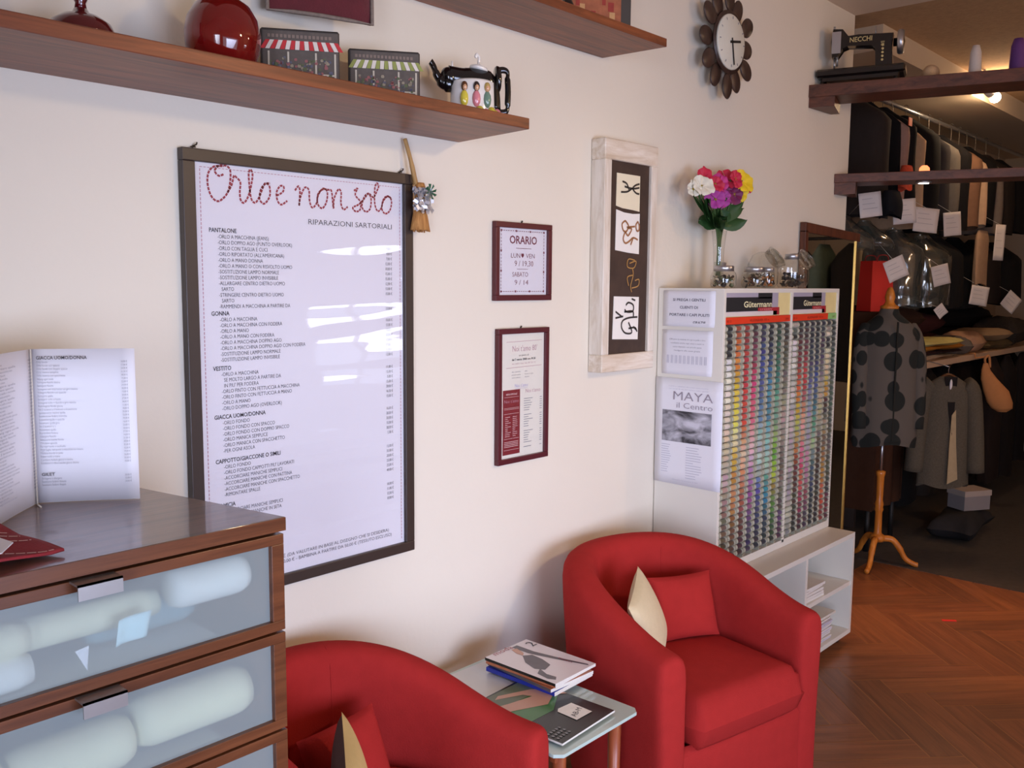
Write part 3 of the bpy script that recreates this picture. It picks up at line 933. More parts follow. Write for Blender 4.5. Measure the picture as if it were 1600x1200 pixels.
def picture_block(loc, ang, label, stripe, facade, extra, seed):
    w, h, d = 0.172, 0.133, 0.024
    r = thing('picture_block', label, 'picture', loc, ang)
    q = random.Random(seed)
    MB().box(0, w, 0, d, 0, h, bev=0.004).build('block', mat('block_edge', S(62, 56, 52), 0.6, 0.1), r, local=True)
    y = -0.0006
    m_f, m_w, m_s = facade
    MB().box(0.006, w - 0.003, y, 0, 0.004, h - 0.006).build('painted_facade', m_f, r, local=True)
    p = MB()
    n = 9
    for i in range(n * 2 - 1):
        a, b = 0.012 + i * 0.0092, 0.012 + (i + 1) * 0.0092
        sl = (a - w / 2) * 0.16
        p.add([(a, y - 0.001, h - 0.026), (b, y - 0.001, h - 0.026), (b + sl, y - 0.004, h - 0.046), (a + sl, y - 0.004, h - 0.046)], [(3, 2, 1, 0)], i % 2)
    p.build('awning', [stripe, mat('awning_white', S(226, 216, 204), 0.6)], r, local=True)
    p = MB()
    for a in (0.016, 0.058, 0.118, 0.160):
        p.box(a, a + 0.004, y - 0.0012, y, 0.006, h - 0.05)
    p.box(0.058, 0.16, y - 0.0012, y, 0.034, 0.038)
    p.build('shop_posts', m_w, r, local=True)
    p = MB()
    for k in range(120):
        a, z, s = q.uniform(0.02, 0.155), q.uniform(0.01, 0.07), q.uniform(0.0015, 0.0048)
        p.add([(a - s, y - 0.0016, z), (a - s * 0.6, y - 0.0016, z - s * 0.8), (a + s * 0.7, y - 0.0016, z - s * 0.7), (a + s, y - 0.0016, z), (a + s * 0.6, y - 0.0016, z + s), (a - s * 0.7, y - 0.0016, z + s * 0.8)], [(0, 1, 2, 3, 4, 5)], k % len(extra))
    p.build('painted_goods', extra, r, local=True)
    p = MB()
    for k in range(16):
        p.box(0.016 + k * 0.0088, 0.022 + k * 0.0088, y - 0.0014, y, h - 0.0205, h - 0.0135)
    p.build('painted_sign', m_s, r, local=True)
    return r


goods = [mat('goods_pink', S(150, 92, 90), 0.7), mat('goods_cream', S(150, 138, 116), 0.7), mat('goods_olive', S(92, 100, 66), 0.7), mat('goods_blue', S(92, 92, 108), 0.7)]
fac = (mat('facade_grey', S(92, 82, 74), 0.7, 0.35, 60), mat('facade_post', S(196, 186, 166), 0.7), mat('facade_sign', S(130, 112, 100), 0.7))
aR = math.radians(-35)
picture_block((1.146, -0.085, 1.973), aR, 'small picture block of a shop with a red and white striped awning', mat('awning_red', S(196, 52, 56), 0.6), fac, goods, 3)
picture_block((1.386, -0.085, 1.973), aR, 'small picture block of a shop with a green and white striped awning', mat('awning_green', S(150, 156, 84), 0.6), fac, goods, 5)

# dark red padded fabric square hanging above the picture blocks
hg = thing('padded_hanging', 'dark red padded fabric square with a braided edge, hanging above the striped awning pictures', 'hanging', (1.27, -0.06, 2.165))
Mh = T((1.198, -0.035, 2.163)) @ Matrix.Rotation(math.radians(-18), 4, 'Z')
velvet = mat('velvet_red', S(92, 26, 34), 0.9, 0.25, 50, bump=0.3, bscale=200, sheen=0.4)


def pad(u, v_):
    x, z = u * 0.25, v_ * 0.25 + 0.003 * sin(PI * u)
    return (x, -0.022 * (sin(PI * u) * sin(PI * v_)) ** 0.35, z)


MB().grid(pad, 16, 16, M=Mh).grid(lambda u, v_: (pad(u, v_)[0], 0.006, pad(u, v_)[2]), 16, 16, M=Mh, flip=True).build('pad', velvet, hg)
ed = [(0, -0.004, 0.0), (0.06, -0.006, 0.002), (0.125, -0.006, 0.003), (0.19, -0.006, 0.002), (0.25, -0.004, 0.0), (0.25, -0.004, 0.25), (0.0, -0.004, 0.25)]
MB().tube(ed, 0.005, 8, M=Mh, closed=True).build('braid', mat('braid_grey', S(124, 110, 100), 0.8, 0.4, 120), hg, label='grey braided edge')
MB().tube([Mh @ Vector((0.125, 0, 0.25)), (1.31, -0.003, 2.50)], 0.0025, 6).build('cord', MAT['braid_grey'], hg)
MB().tube([(1.31, 0.0, 2.50), (1.31, -0.012, 2.502)], 0.003, 8).build('nail', MAT['dark_iron'], hg)

# sewing machine shaped teapot
tp = thing('teapot', 'novelty teapot shaped like a black sewing machine with painted figures, at the shelf end', 'teapot', (1.73, -0.15, 1.973))
ty = -0.15
MB().tube(spline([(1.655, ty, 2.058), (1.628, ty, 2.056), (1.607, ty, 2.068), (1.594, ty, 2.088), (1.582, ty, 2.100)], 6), [0.024] * 5 + [0.019] * 5 + [0.014] * 5 + [0.011] * 5 + [0.0105] * 5, 14).build('spout', black_en, tp)
b = MB()
b.ball((1.652, ty, 2.072), 0.030, 18, s=(1.1, 0.95, 0.85))
b.tube(spline([(1.65, ty, 2.076), (1.70, ty, 2.078), (1.76, ty, 2.086), (1.81, ty, 2.086), (1.822, ty, 2.06), (1.826, ty, 2.02)], 6), [0.026] * 8 + [0.027] * 10 + [0.024] * 13, 14)
b.build('machine_arm', black_en, tp)
MB().lathe([(0.0, 0.018), (0.084, 0.018), (0.086, 0.03), (0.084, 0.098), (0.07, 0.104), (0.0, 0.104)], 32, M=T((1.742, ty, 1.973)), sy=0.62).build('body', white_gl, tp)
fr = MB()
for k in range(22):
    a = 2 * PI * k / 22
    fr.ball((1.742 + 0.093 * cos(a), ty + 0.058 * sin(a), 1.987 + 0.006 * (k % 2)), 0.016, 10, mat=(0 if k % 3 else 1), s=(1, 0.9, 0.85))
fr.lathe([(0.0, 0.0), (0.098, 0.0), (0.1, 0.02), (0.08, 0.03), (0, 0.03)], 30, M=T((1.742, ty, 1.973)), sy=0.6)
fr.build('frill_base', [yellow_gl, pink_gl], tp, label='yellow frilled base')
MB().lathe([(0, 0.0), (0.036, 0.0), (0.033, 0.007), (0.012, 0.013), (0.005, 0.015), (0.005, 0.026), (0.0, 0.026)], 24, M=T((1.764, ty, 2.109))).tube(
    spline([(1.764, ty, 2.13), (1.766, ty, 2.142), (1.757, ty, 2.147), (1.752, ty, 2.139)], 5), 0.0055, 8).build('lid', white_gl, tp)
MB().cyl((1.664, ty, 2.094), (1.664, ty, 2.114), 0.0035, 8).build('spool_pin', white_gl, tp)
M = T((1.836, ty, 2.097)) @ Matrix.Rotation(PI / 2, 4, 'Y')
MB().lathe([(0.0, -0.01), (0.030, -0.01), (0.035, -0.004), (0.035, 0.004), (0.030, 0.01), (0.0, 0.012)], 28, M=M).build('wheel', black_en, tp)
hp = spline([(1.842, ty, 2.122), (1.862, ty, 2.126), (1.876, ty, 2.122), (1.876, ty, 2.105), (1.878, ty, 2.075), (1.877, ty, 2.045), (1.875, ty, 2.025), (1.86, ty, 2.017), (1.835, ty, 2.015)], 4)
hr = [0.0085] * 9 + [0.0075] * 3 + [0.0115] * 10 + [0.0075] * 3 + [0.008] * 8
MB().tube(hp, hr[:len(hp)], 12).build('handle', black_en, tp)
for i, (x, m1, m2) in enumerate(((1.700, brown_gl, yellow_gl), (1.744, mat('dark_glaze', S(52, 40, 36), 0.2, coat=0.5), pink_gl), (1.786, mat('sand_glaze', S(190, 160, 90), 0.2, coat=0.5), green_gl))):
    yb = ty - 0.62 * math.sqrt(max(0, 0.085 ** 2 - (x - 1.742) ** 2))
    f = MB()
    f.ball((x, yb, 2.055), 0.013, 12, mat=0)
    f.ball((x, yb - 0.006, 2.052), 0.009, 10, mat=1)
    f.ball((x, yb, 2.024), 0.018, 12, mat=2, s=(0.9, 0.6, 1.2))
    f.build('painted_figure', [m1, skin_gl, m2], tp)

for o in list(tp.children):
    if o.name.split('.')[0] in ('spout', 'machine_arm', 'lid', 'wheel', 'handle', 'spool_pin'):
        for v_ in o.data.vertices:
            v_.co.z -= 0.13 * v_.co.x
tp.rotation_euler = (0, 0, math.radians(-33))
tp.scale = (0.70, 0.76, 1.0)

# upper shelf things
up = thing('picture_block', 'reddish brown street scene picture block on the upper wall shelf', 'picture', (2.30, -0.12, 2.321), math.radians(-30))
MB().box(-0.12, 0.12, 0, 0.022, 0, 0.20, bev=0.003).build('block', MAT['block_edge'], up, local=True)
MB().box(-0.117, 0.085, -0.001, 0, 0.004, 0.197).build('painted_scene', mat('scene_red', S(160, 92, 60), 0.7, 0.5, 38), up, local=True)
q = MB()
for k in range(16):
    a, z = rnd.uniform(-0.10, 0.07), rnd.uniform(0.02, 0.18)
    s = rnd.uniform(0.008, 0.02)
    q.box(a, a + s, -0.0016, -0.001, z, z + s * 1.4, k % 2)
q.build('painted_houses', [mat('scene_cream', S(196, 150, 100), 0.7, 0.2, 60), mat('scene_brick', S(150, 50, 40), 0.7, 0.2, 60)], up, local=True)
MB().lathe([(0, 0), (0.016, 0), (0.02, 0.02), (0.012, 0.04), (0, 0.042)], 16, M=T((2.09, -0.18, 2.321))).build(
    'trinket', black_en, label='tiny black pot on the upper wall shelf, left of its picture block', cat='ornament')

# ================================================================== thread cabinet
cx0, cx1, cy0, cz0, cz1 = 2.862, 3.835, -0.276, 0.495, 1.537
tc = thing('thread_cabinet', 'tall white display cabinet filled with rows of coloured thread spools', 'cabinet', (3.35, -0.14, cz0))
tk = 0.016
MB().box(cx0, cx0 + tk, cy0, -0.004, cz0, cz1).build('side_panel', white_lam, tc, bevel=0.001)
MB().box(cx1 - tk, cx1, cy0, -0.004, cz0, cz1).build('side_panel', white_lam, tc, bevel=0.001)
xm = 3.392
MB().box(xm - 0.008, xm + 0.008, cy0, -0.19, cz0 + 0.02, cz1 - tk).build('divider', white_lam, tc)
MB().box(cx0 + tk, cx1 - tk, cy0, -0.004, cz1 - tk, cz1).build('top_panel', white_lam, tc)
MB().box(cx0 + tk, cx1 - tk, cy0, -0.004, cz0, cz0 + 0.03).build('bottom_panel', white_lam, tc)
MB().box(cx0 + tk, cx1 - tk, -0.19, -0.18, cz0 + 0.03, cz1 - tk).build('back_panel', mat('tray_grey', S(196, 192, 176), 0.5, 0.04), tc)
secs = ((cx0 + tk, xm - 0.008), (xm + 0.008, cx1 - tk))
g_dark = mat('sign_black', S(34, 36, 40), 0.5)
g_cream = mat('sign_cream', S(232, 214, 150), 0.6, 0.1, 20)
g_grey = mat('sign_grey', S(172, 164, 178), 0.5, 0.05)
g_red = mat('sign_red', S(172, 40, 50), 0.5)
g_txt = mat('sign_lettering', S(244, 236, 190), 0.5)
s_red = mat('strip_orange', S(226, 62, 30), 0.5, 0.06)
s_grn = mat('strip_green', S(150, 200, 120), 0.5)
for si, (a, b) in enumerate(secs):
    W_ = b - a
    ys = cy0 + 0.006
    k = (1.0, 0.92)[si]
    MB().box(a, b, ys, ys + 0.004, 1.435, 1.521).build('header_card', g_cream, tc, label='cream header card')
    p = MB()
    p.box(a, a + 0.80 * W_ * k, ys - 0.0006, ys, 1.452, 1.521, 0)
    p.box(a, a + 0.70 * W_ * k, ys - 0.0012, ys, 1.454, 1.505, 1)
    p.box(a + 0.48 * W_ * k, a + 0.70 * W_ * k, ys - 0.0012, ys, 1.50, 1.521, 1)
    p.box(a + 0.72 * W_ * k, a + 0.82 * W_ * k, ys - 0.0014, ys, 1.437, 1.466, 2)
    p.box(a + 0.48 * W_ * k, a + 0.74 * W_ * k, ys - 0.0016, ys, 1.453, 1.466, 2)
    p.box(a, a + 0.78 * W_ * k, ys - 0.0014, ys, 1.437, 1.4525, 3)
    p.build('logo_panel', [g_grey, g_dark, g_red, mat('sign_pale', S(224, 212, 206), 0.5)], tc, label='black logo panel with a red corner')
    t = MB()
    write(t, 'Gütermann', (a + 0.695 * W_ * k, ys - 0.002, 1.4685), X, Z, 0.031, 'R', width=0.43 * W_ * k, bold=True)
    write(t, 'creativ', (a + 0.70 * W_ * k, ys - 0.0022, 1.4565), X, Z, 0.012, 'R', width=0.19 * W_ * k, mat=1)
    t.build('lettering', [g_txt, mat('sign_pink', S(230, 170, 170), 0.5)], tc)
    p = MB().box(a, b if si == 0 else b - 0.085, cy0 + 0.002, cy0 + 0.005, 1.409, 1.434)
    if si:
        p.box(b - 0.085, b, cy0 + 0.002, cy0 + 0.005, 1.409, 1.434, 1)
    p.build('price_strip', [s_red, s_grn], tc, label='orange-red price strip')
    t = MB()
    write(t, 'REF. 123', (a + 0.012, cy0 + 0.0014, 1.416), X, Z, 0.012, width=0.03)
    write(t, 'ALLESNÄHER 100 m', (a + 0.5 * W_, cy0 + 0.0014, 1.416), X, Z, 0.013, 'C', width=0.15)
    write(t, '1,80 €', (b - 0.012, cy0 + 0.0014, 1.416), X, Z, 0.012, 'R', width=0.03)
    t.build('strip_lettering', mat('ink_maroon', S(110, 24, 20), 0.6), tc)
    pitch = W_ / 8
    rail_m = mat('rail_plastic', S(164, 160, 140), 0.35, 0.1, 200)
    for c in range(9):
        x = a + c * pitch
        x = min(max(x, a + 0.003), b - 0.003)
        r_ = MB()
        r_.box(x - 0.003, x + 0.003, -0.274, -0.19, cz0 + 0.03, 1.405)
        for n_ in range(37):
            z = 1.3925 - n_ * 0.02345
            r_.box(x - 0.007, x + 0.007, -0.279, -0.262, z - 0.0125, z - 0.0105)
        r_.build('spool_rail', rail_m, tc)

# ---- spools
C = lambda s: [int(s[i:i + 2], 16) for i in (0, 2, 4)]
cols = [
    '161416 161416 161416 eeeae0 f2eee4 f0ece0 f0e6d8 eedcc8 ead8c8 e8d0a8 dcc4a0 cdb49c c8b8a0 c0a8a8 b0987c a08478 8c6450 705a44 6a5236 504028 4a3a24',
    'a84a22 cc5a20 dc7422 e28a24 e0a226 e6c62a f0dc30 f0de2a f2e456 f0e890 ece0a0 e2c83a d8a82a c8902a d0a060 cc7840 b87838 8c5c28 6e4a26 60402a 503a24',
    'a03024 98282c b8302c c02a2c ca2830 d2262c dc2c28 e03a2c e23c30 d87840 e8a878 f0cca8 eab088 d89060 c07050 a85048 98403c 70302c 60282c 50242a 40242a',
    '3c2024 6c2838 882a48 a82a50 cc2a60 dc3a78 e84a80 ec5a78 e87080 eca0a0 f0bcb8 ecc0c8 d8a8cc c088b8 a86aa8 984c98 8c4a80 6c4070 503a64 3c3050 382c48',
    '202c44 222c58 263a84 2a44a0 3050a8 4060a0 5068a0 5a78a8 6c8ab4 90b8b8 a8ccc0 b8b8c8 b8d8cc a8b4b0 6a78b4 4a4ca0 3c3c80 303864 282e50 242840 202438',
    '10121a 141a24 1a2648 2a4480 3468a0 3a84a8 48a0b4 3c8ca8 4a90ac 6cb4c0 88c4c4 90ccc8 a0d0c0 a8c8b8 60a898 2c90a8 1c7ca0 1e5c78 203c58 1c2c40 1a2434',
    '1c3828 1e4a38 225c48 2a6c5c 2c7c6c 348c7c 50a488 6cb490 7cb88c 84b070 a0c468 88c040 6cb828 a0c828 c0cc28 a88c3c 7c9038 5a8830 3c7030 2a5028 1c3420',
    '2c2820 3c3428 4c4434 5a5440 6c6650 78725c 8a8468 a09678 b0a488 bca890 a89880 988870 84745c 70644c 7c6c58 8c7c68 6c5c4c 5a4a42 603c68 583858 4c2c34',
    'b8b4a8 161616 f0ece4 eae6de f0ece0 c4c0b8 d8d0c8 e4ded4 c0b4b4 dcccc4 d4c4bc c0b0b0 b0a8a8 c0bcb4 b8b4ac 9c9890 aca8a0 b0aca4 c4c0b4 a8a498 8c887c',
    '2c1c1c 4c1c20 6c2026 8c2428 a8302c d84a24 e06424 e48a28 e0b428 d8c838 c0c050 d8a858 c87c28 a03c20 7c2c20 60281c 50341c 403020 3c381c 2c2c1a 201c18',
    '302018 482024 742432 a82834 cc2c34 dc3830 cc3a3c c0605c e08c60 eca880 f0a8a0 d8a070 ec7890 e85a88 d84868 d86048 d04858 a82c48 8c2440 602034 401c28',
    '161620 18182a 1c2034 283048 3c4868 505c7c 6070a0 8088ac 98a0b8 a8a4bc b0b4b8 a8a8b0 b4b0b0 d090b0 c088a8 b87898 a86474 984858 783a58 503048 342438',
    '141a20 162028 18242c 223048 2c3868 34488c 3c5494 3c608c 3c7888 48948c 48a47c 88c498 a8cc8c 6c9c8c 486878 34506c 2c4060 202c48 183030 142420 101a1c',
    '202030 30283c 3c3048 503c58 6c5868 8c7c80 b8a890 c8b490 d0c488 c0b878 a8a888 807868 605840 503c30 44301c 3c2818 403018 342818 2c2018 241c18 1c1818',
    '1c1c20 f0e4d4 141c20 f0e0b8 ecd8b0 e4c890 e0b428 d89c28 543020 443828 a8987c 98805c 806040 9c6c2c b07c28 c8882c cc7c28 d06030 c84424 a83420 8c2c24',
    '1c2c24 24342c 283c30 2c4834 34503c 3c5040 486050 445c48 3c5c48 34503c 3c4c3c 4c4c40 5c5448 645c50 50503c 48503c 3c4838 343c30 6c2c30 7c2430 5c2028']
ORD = ['topmost', 'second', 'third', 'fourth', 'fifth', 'sixth', 'seventh', 'eighth', 'ninth', 'tenth', 'eleventh', 'twelfth',
       'thirteenth', 'fourteenth', 'fifteenth', 'sixteenth', 'seventeenth', 'eighteenth', 'nineteenth', 'twentieth',
       'twenty-first', 'twenty-second', 'twenty-third', 'twenty-fourth', 'twenty-fifth', 'twenty-sixth', 'twenty-seventh',
       'twenty-eighth', 'twenty-ninth', 'thirtieth', 'thirty-first', 'thirty-second', 'thirty-third', 'thirty-fourth',
       'thirty-fifth', 'thirty-sixth', 'lowest']
import colorsys


def cname(c):
    h, s, v_ = colorsys.rgb_to_hsv(*[x / 255 for x in c])
    h *= 360
    if v_ < 0.13:
        return 'black'
    if s < 0.12:
        return 'white' if v_ > 0.85 else ('light grey' if v_ > 0.6 else 'grey')
    nm = ('red' if h < 14 or h > 345 else 'orange' if h < 32 else 'golden' if h < 48 else 'yellow' if h < 66 else
          'green' if h < 160 else 'teal' if h < 195 else 'blue' if h < 250 else 'purple' if h < 300 else 'pink')
    if nm in ('orange', 'golden') and s < 0.5:
        nm = 'beige' if v_ > 0.6 else 'brown'
    elif nm in ('red', 'orange', 'golden') and v_ < 0.55:
        nm = 'dark brown' if v_ < 0.35 else 'brown'
    elif v_ < 0.35:
        nm = 'dark ' + nm
    elif v_ > 0.8 and s < 0.4:
        nm = 'pale ' + nm
    return nm


flange = mat('spool_plastic', S(176, 170, 148), 0.3)
sp_mesh = {}


def spool_mesh(c):
    key = tuple(int(round(x / 12)) * 12 for x in c)
    if key not in sp_mesh:
        m = mat('thread_%02x%02x%02x' % tuple(min(255, k) for k in key), S(*[min(255, k) for k in key]), 0.55, 0.06, 400, sheen=0.2)
        b = MB()
        R = Matrix.Rotation(PI / 2, 4, 'Y')
        b.lathe([(0.0095, -0.0195), (0.0102, -0.012), (0.0102, 0.012), (0.0095, 0.0195)], 12, 0, R)
        for s in (-1, 1):
            b.lathe([(0.0, 0), (0.0110, 0), (0.0110, 0.0035 * s), (0.0075, 0.0065 * s), (0.0, 0.0065 * s)], 12, 1, R @ T((0, 0, 0.0190 * s)))
        o = b.build('thread_spool', [m, flange])
        sp_mesh[key] = o.data
        bpy.data.objects.remove(o)
    return sp_mesh[key]


rest = MB()
rest_m = []
rest_i = {}
ns = 0
for c in range(16):
    a, b_ = secs[c // 8]
    pitch = (b_ - a) / 8
    st = [C(s) for s in cols[c].split()]
    for r in range(37):
        f = r / 36 * (len(st) - 1)
        i = min(int(f), len(st) - 2)
        fr_ = f - i
        fr_ = 0 if fr_ < 0.35 else (1 if fr_ > 0.65 else fr_)
        col = [lerp(st[i][k], st[i + 1][k], fr_) + rnd.uniform(-9, 9) for k in range(3)]
        gy = sum(col) / 3
        col = [max(8, min(250, lerp(x, gy * 0.92, 0.16))) for x in col]
        loc = Vector((a + (c % 8 + 0.5) * pitch, -0.2690 + rnd.uniform(-0.001, 0.001), 1.3925 - r * 0.02345))
        me = spool_mesh(col)
        if ns < 300:
            o = bpy.data.objects.new('thread_spool', me)
            COL.objects.link(o)
            o.location = loc
            o.rotation_euler = (rnd.uniform(-0.3, 0.3), 0, 0)
            if c < 8:
                where = '%s in the %s column of the left rack' % (ORD[r] + ' spool' if False else ORD[r], ('leftmost', 'second', 'third', 'fourth', 'fifth', 'sixth', 'seventh', 'rightmost')[c])
            else:
                where = '%s in the leftmost column of the right rack' % ORD[r]
            tag(o, '%s thread spool, %s' % (cname(col), where), 'thread spool', 'thread spools in the white cabinet')
            ns += 1
        else:
            for k_ in (0, 1):
                mt = me.materials[k_]
                if mt.name not in rest_i:
                    rest_i[mt.name] = len(rest_m)
                    rest_m.append(mt)
            base = len(rest.v)
            for v_ in me.vertices:
                rest.v.append(tuple(v_.co + loc))
            for p in me.polygons:
                rest.f.append([q_ + base for q_ in p.vertices])
                rest.m.append(rest_i[me.materials[p.material_index].name])
                rest.s.append(True)
rest.build('thread_spools', rest_m, label='rows of coloured thread spools filling the right rack of the white cabinet', cat='thread spools',
           group='thread spools in the white cabinet', kind='stuff')

# ---- notices taped to the cabinet side
NX, U = (-1, 0, 0), (0, -1, 0)


def notice(name, label, y0, y1, z0, z1, tilt=0.0, off=0.001):
    r = thing(name, label, 'notice', (cx0, (y0 + y1) / 2, z0))
    p = MB()
    n = 8
    p.grid(lambda u, v_: (cx0 - off - 0.0008 - 0.004 * (v_ < 0.01) * u, lerp(y0, y1, u) + tilt * (v_ - 1) * 0.1, lerp(z0, z1, v_) + tilt * (u - 0.5) * -0.12), n, n)
    p.build('paper_sheet', paper, r, solid=0.0006)
    return r


r = notice('paper_notice', 'upper notice on the cabinet side reading si prega i gentili clienti, in black letters', -0.026, -0.243, 1.398, 1.528)
t = MB()
xx = cx0 - 0.0026
for s, y, z, w in (('SI PREGA I GENTILI', -0.135, 1.490, 0.135), ('CLIENTI DI', -0.135, 1.463, 0.075), ('PORTARE I CAPI PULITI', -0.137, 1.436, 0.165), ('GRAZIE', -0.180, 1.409, 0.052)):
    write(t, s, (xx, y, z), U, Z, 0.0135, 'C', width=w, bold=True)
t.build('lettering', mat('ink_dim', S(84, 80, 96), 0.7), r)
r = notice('paper_notice', 'second notice on the cabinet side, fine print above a row of tear-off tabs', -0.026, -0.238, 1.222, 1.385)
t = MB()
for i, (s, w) in enumerate((('Offriamo la rimessa di capi in pelle e lino', 0.15), ('vendiamo anche capi usati e nuovi in', 0.14), ('conto deposito con piccole spese', 0.12), ('rivolgersi alla cassa grazie', 0.11))):
    write(t, s, (xx, -0.132, 1.348 - i * 0.0135), U, Z, 0.008, 'C', width=w)
for i in range(10):
    for k in range(3):
        ribbon(t, [(xx, -0.048 - i * 0.0175 - k * 0.004, 1.292), (xx, -0.048 - i * 0.0175 - k * 0.004, 1.262)], 0.0016, NX, 1)
t.build('lettering', [ink_grey, mat('ink_pale', S(186, 184, 198), 0.7)], r)
r = notice('paper_notice', 'large lower notice headed MAYA il Centro with a black and white cloud photograph', -0.004, -0.286, 0.812, 1.207, tilt=0.02, off=0.003)
t = MB()
xx = cx0 - 0.0058
write(t, 'MAYA', (xx, -0.165, 1.128), U, Z, 0.046, 'C', width=0.165)
write(t, 'il Centro', (xx, -0.172, 1.099), U, Z, 0.030, 'C', width=0.15)
for i in range(2):
    write(t, ('i corsi e i seminari del nuovo anno insieme', 'nei locali di via del centro tutti i giorni')[i], (xx, -0.145, 1.176 - i * 0.010), U, Z, 0.0065, 'C', width=0.165, mat=1)
for i in range(13):
    ribbon(t, [(xx, -0.036, 0.958 - i * 0.0085), (xx, -0.036 - rnd.uniform(0.02, 0.045), 0.958 - i * 0.0085)], 0.002, NX, 1)
    ribbon(t, [(xx, -0.142, 0.956 - i * 0.0095), (xx, -0.142 - rnd.uniform(0.03, 0.07), 0.956 - i * 0.0095)], 0.002, NX, 1)
write(t, 'informazioni e prenotazioni 06 4455', (xx, -0.14, 0.828), U, Z, 0.006, 'C', width=0.11, mat=1)
t.build('lettering', [mat('ink_maya', S(150, 140, 152), 0.7), MAT['ink_pale']], r)
cm = bpy.data.materials.new('cloud_photo')
cm.use_nodes = True
nt = cm.node_tree
tcn = _n(nt, 'ShaderNodeTexCoord')
mp = _n(nt, 'ShaderNodeMapping')
mp.inputs['Scale'].default_value = (1, 9, 16)
mp.inputs['Rotation'].default_value = (0.5, 0, 0)
no = _n(nt, 'ShaderNodeTexNoise')
no.inputs['Scale'].default_value = 1.3
no.inputs['Detail'].default_value = 6
no.inputs['Distortion'].default_value = 0.6
rp = _n(nt, 'ShaderNodeValToRGB')
rp.color_ramp.elements[0].position = 0.38
rp.color_ramp.elements[0].color = S(44, 42, 50)
rp.color_ramp.elements[1].position = 0.68
rp.color_ramp.elements[1].color = S(206, 204, 214)
nt.links.new(tcn.outputs['Object'], mp.inputs[0])
nt.links.new(mp.outputs[0], no.inputs[0])
nt.links.new(no.outputs[0], rp.inputs[0])
nt.links.new(rp.outputs[0], nt.nodes['Principled BSDF'].inputs[0])
MB().box(xx - 0.0002, xx + 0.0004, -0.244, -0.037, 0.972, 1.088).build('printed_photo', cm, r, label='black and white photograph of clouds over hills')

# ================================================================== low white unit under the cabinet
lu = thing('low_cabinet', 'low open white shelf unit on castors carrying the thread cabinet', 'cabinet', (3.31, -0.2, 0))
ux0, ux1, uy0, uy1, uz0, uz1 = 2.795, 3.829, -0.398, -0.006, 0.045, 0.494
MB().box(ux0, ux1, uy0, uy1, uz1 - 0.02, uz1).build('top_panel', white_lam, lu, bevel=0.001)
MB().box(ux0, ux1, uy0, uy1, uz0, uz0 + 0.02).build('bottom_panel', white_lam, lu)
for a in (ux0, 3.352, ux1 - 0.018):
    MB().box(a, a + 0.018, uy0, uy1, uz0 + 0.02, uz1 - 0.02).build('upright_panel' if a == 3.352 else 'side_panel', white_lam, lu)
MB().box(ux0 + 0.018, ux1 - 0.018, uy1 - 0.012, uy1, uz0 + 0.02, uz1 - 0.02).build('back_panel', white_lam, lu)
MB().box(3.370, ux1 - 0.018, uy0 + 0.004, uy1 - 0.012, 0.262, 0.280).build('shelf_board', white_lam, lu)
MB().box(ux0 + 0.018, 3.352, uy0 + 0.004, uy1 - 0.012, 0.262, 0.280).build('shelf_board', white_lam, lu)
for x in (ux0 + 0.05, ux1 - 0.045):
    for y in (uy0 + 0.045, uy1 - 0.06):
        w = MB().lathe([(0, -0.009), (0.018, -0.009), (0.02, 0), (0.018, 0.009), (0, 0.009)], 16, M=T((x, y, 0.02)) @ Matrix.Rotation(PI / 2, 4, 'X'))
        o = w.build('castor', rubber, lu)
        MB().box(x - 0.012, x + 0.012, y - 0.013, y + 0.013, 0.034, 0.045).build('castor_plate', steel, o)


def stack(name, label, x0, x1, y0, y1, z, n, h, m, cat='papers', rot=0.0, wob=0.01, group=None):
    b = MB()
    q = random.Random(n * 7 + int(x0 * 100))
    cx_, cy_ = (x0 + x1) / 2, (y0 + y1) / 2
    for i in range(n):
        M = rotz(rot + q.uniform(-wob, wob) * 4, (cx_ + q.uniform(-wob, wob) * 0.4, cy_ + q.uniform(-wob, wob) * 0.4, z + i * h))
        b.box(-(x1 - x0) / 2, (x1 - x0) / 2, -(y1 - y0) / 2, (y1 - y0) / 2, 0, h * 0.86, i % (len(m) if isinstance(m, list) else 1), M)
    return b.build(name, m, label=label, cat=cat, group=group)


pw = mat('stack_paper', S(228, 222, 214), 0.7, 0.04, 40)
pl = mat('stack_lilac', S(206, 200, 214), 0.7, 0.04, 40)
stack('paper_stack', 'white cloth and paper bundle on the upper shelf of the low unit, beside the armchair', 3.38, 3.56, -0.385, -0.17, 0.280, 5, 0.012, [pw, pw])
stack('paper_stack', 'tall stack of white papers in the lower compartment of the low unit', 3.38, 3.66, -0.38, -0.14, 0.065, 15, 0.006, [pw, pl])
stack('tray', 'white flat tray lying on the papers in the lower compartment', 3.40, 3.72, -0.375, -0.12, 0.157, 1, 0.012, white_lam, 'tray')

# ================================================================== jars, vase and flowers on the cabinet
button_m = [mat('button_%d' % i, S(*c), 0.35, 0.05) for i, c in enumerate(((60, 44, 38), (120, 80, 52), (190, 170, 140), (34, 34, 40), (90, 96, 70), (200, 120, 50)))]


def buttons(cx_, cy_, z, r, h, n, parent, palette, seed):
    q = random.Random(seed)
    b = MB()
    for i in range(n):
        a, d = q.random() * 2 * PI, r * math.sqrt(q.random())
        M = T((cx_ + d * cos(a), cy_ + d * sin(a), z + 0.004 + q.random() * h)) @ Matrix.Rotation(q.uniform(-1.2, 1.2), 4, 'X') @ Matrix.Rotation(q.uniform(-1.2, 1.2), 4, 'Y')
        s = q.uniform(0.005, 0.0095)
        b.lathe([(0, -0.0015), (s, -0.0015), (s, 0.0015), (0, 0.0008)], 8, q.choice(palette), M)
    o = b.build('buttons', button_m, parent)
    o['kind'] = 'stuff'
    return o


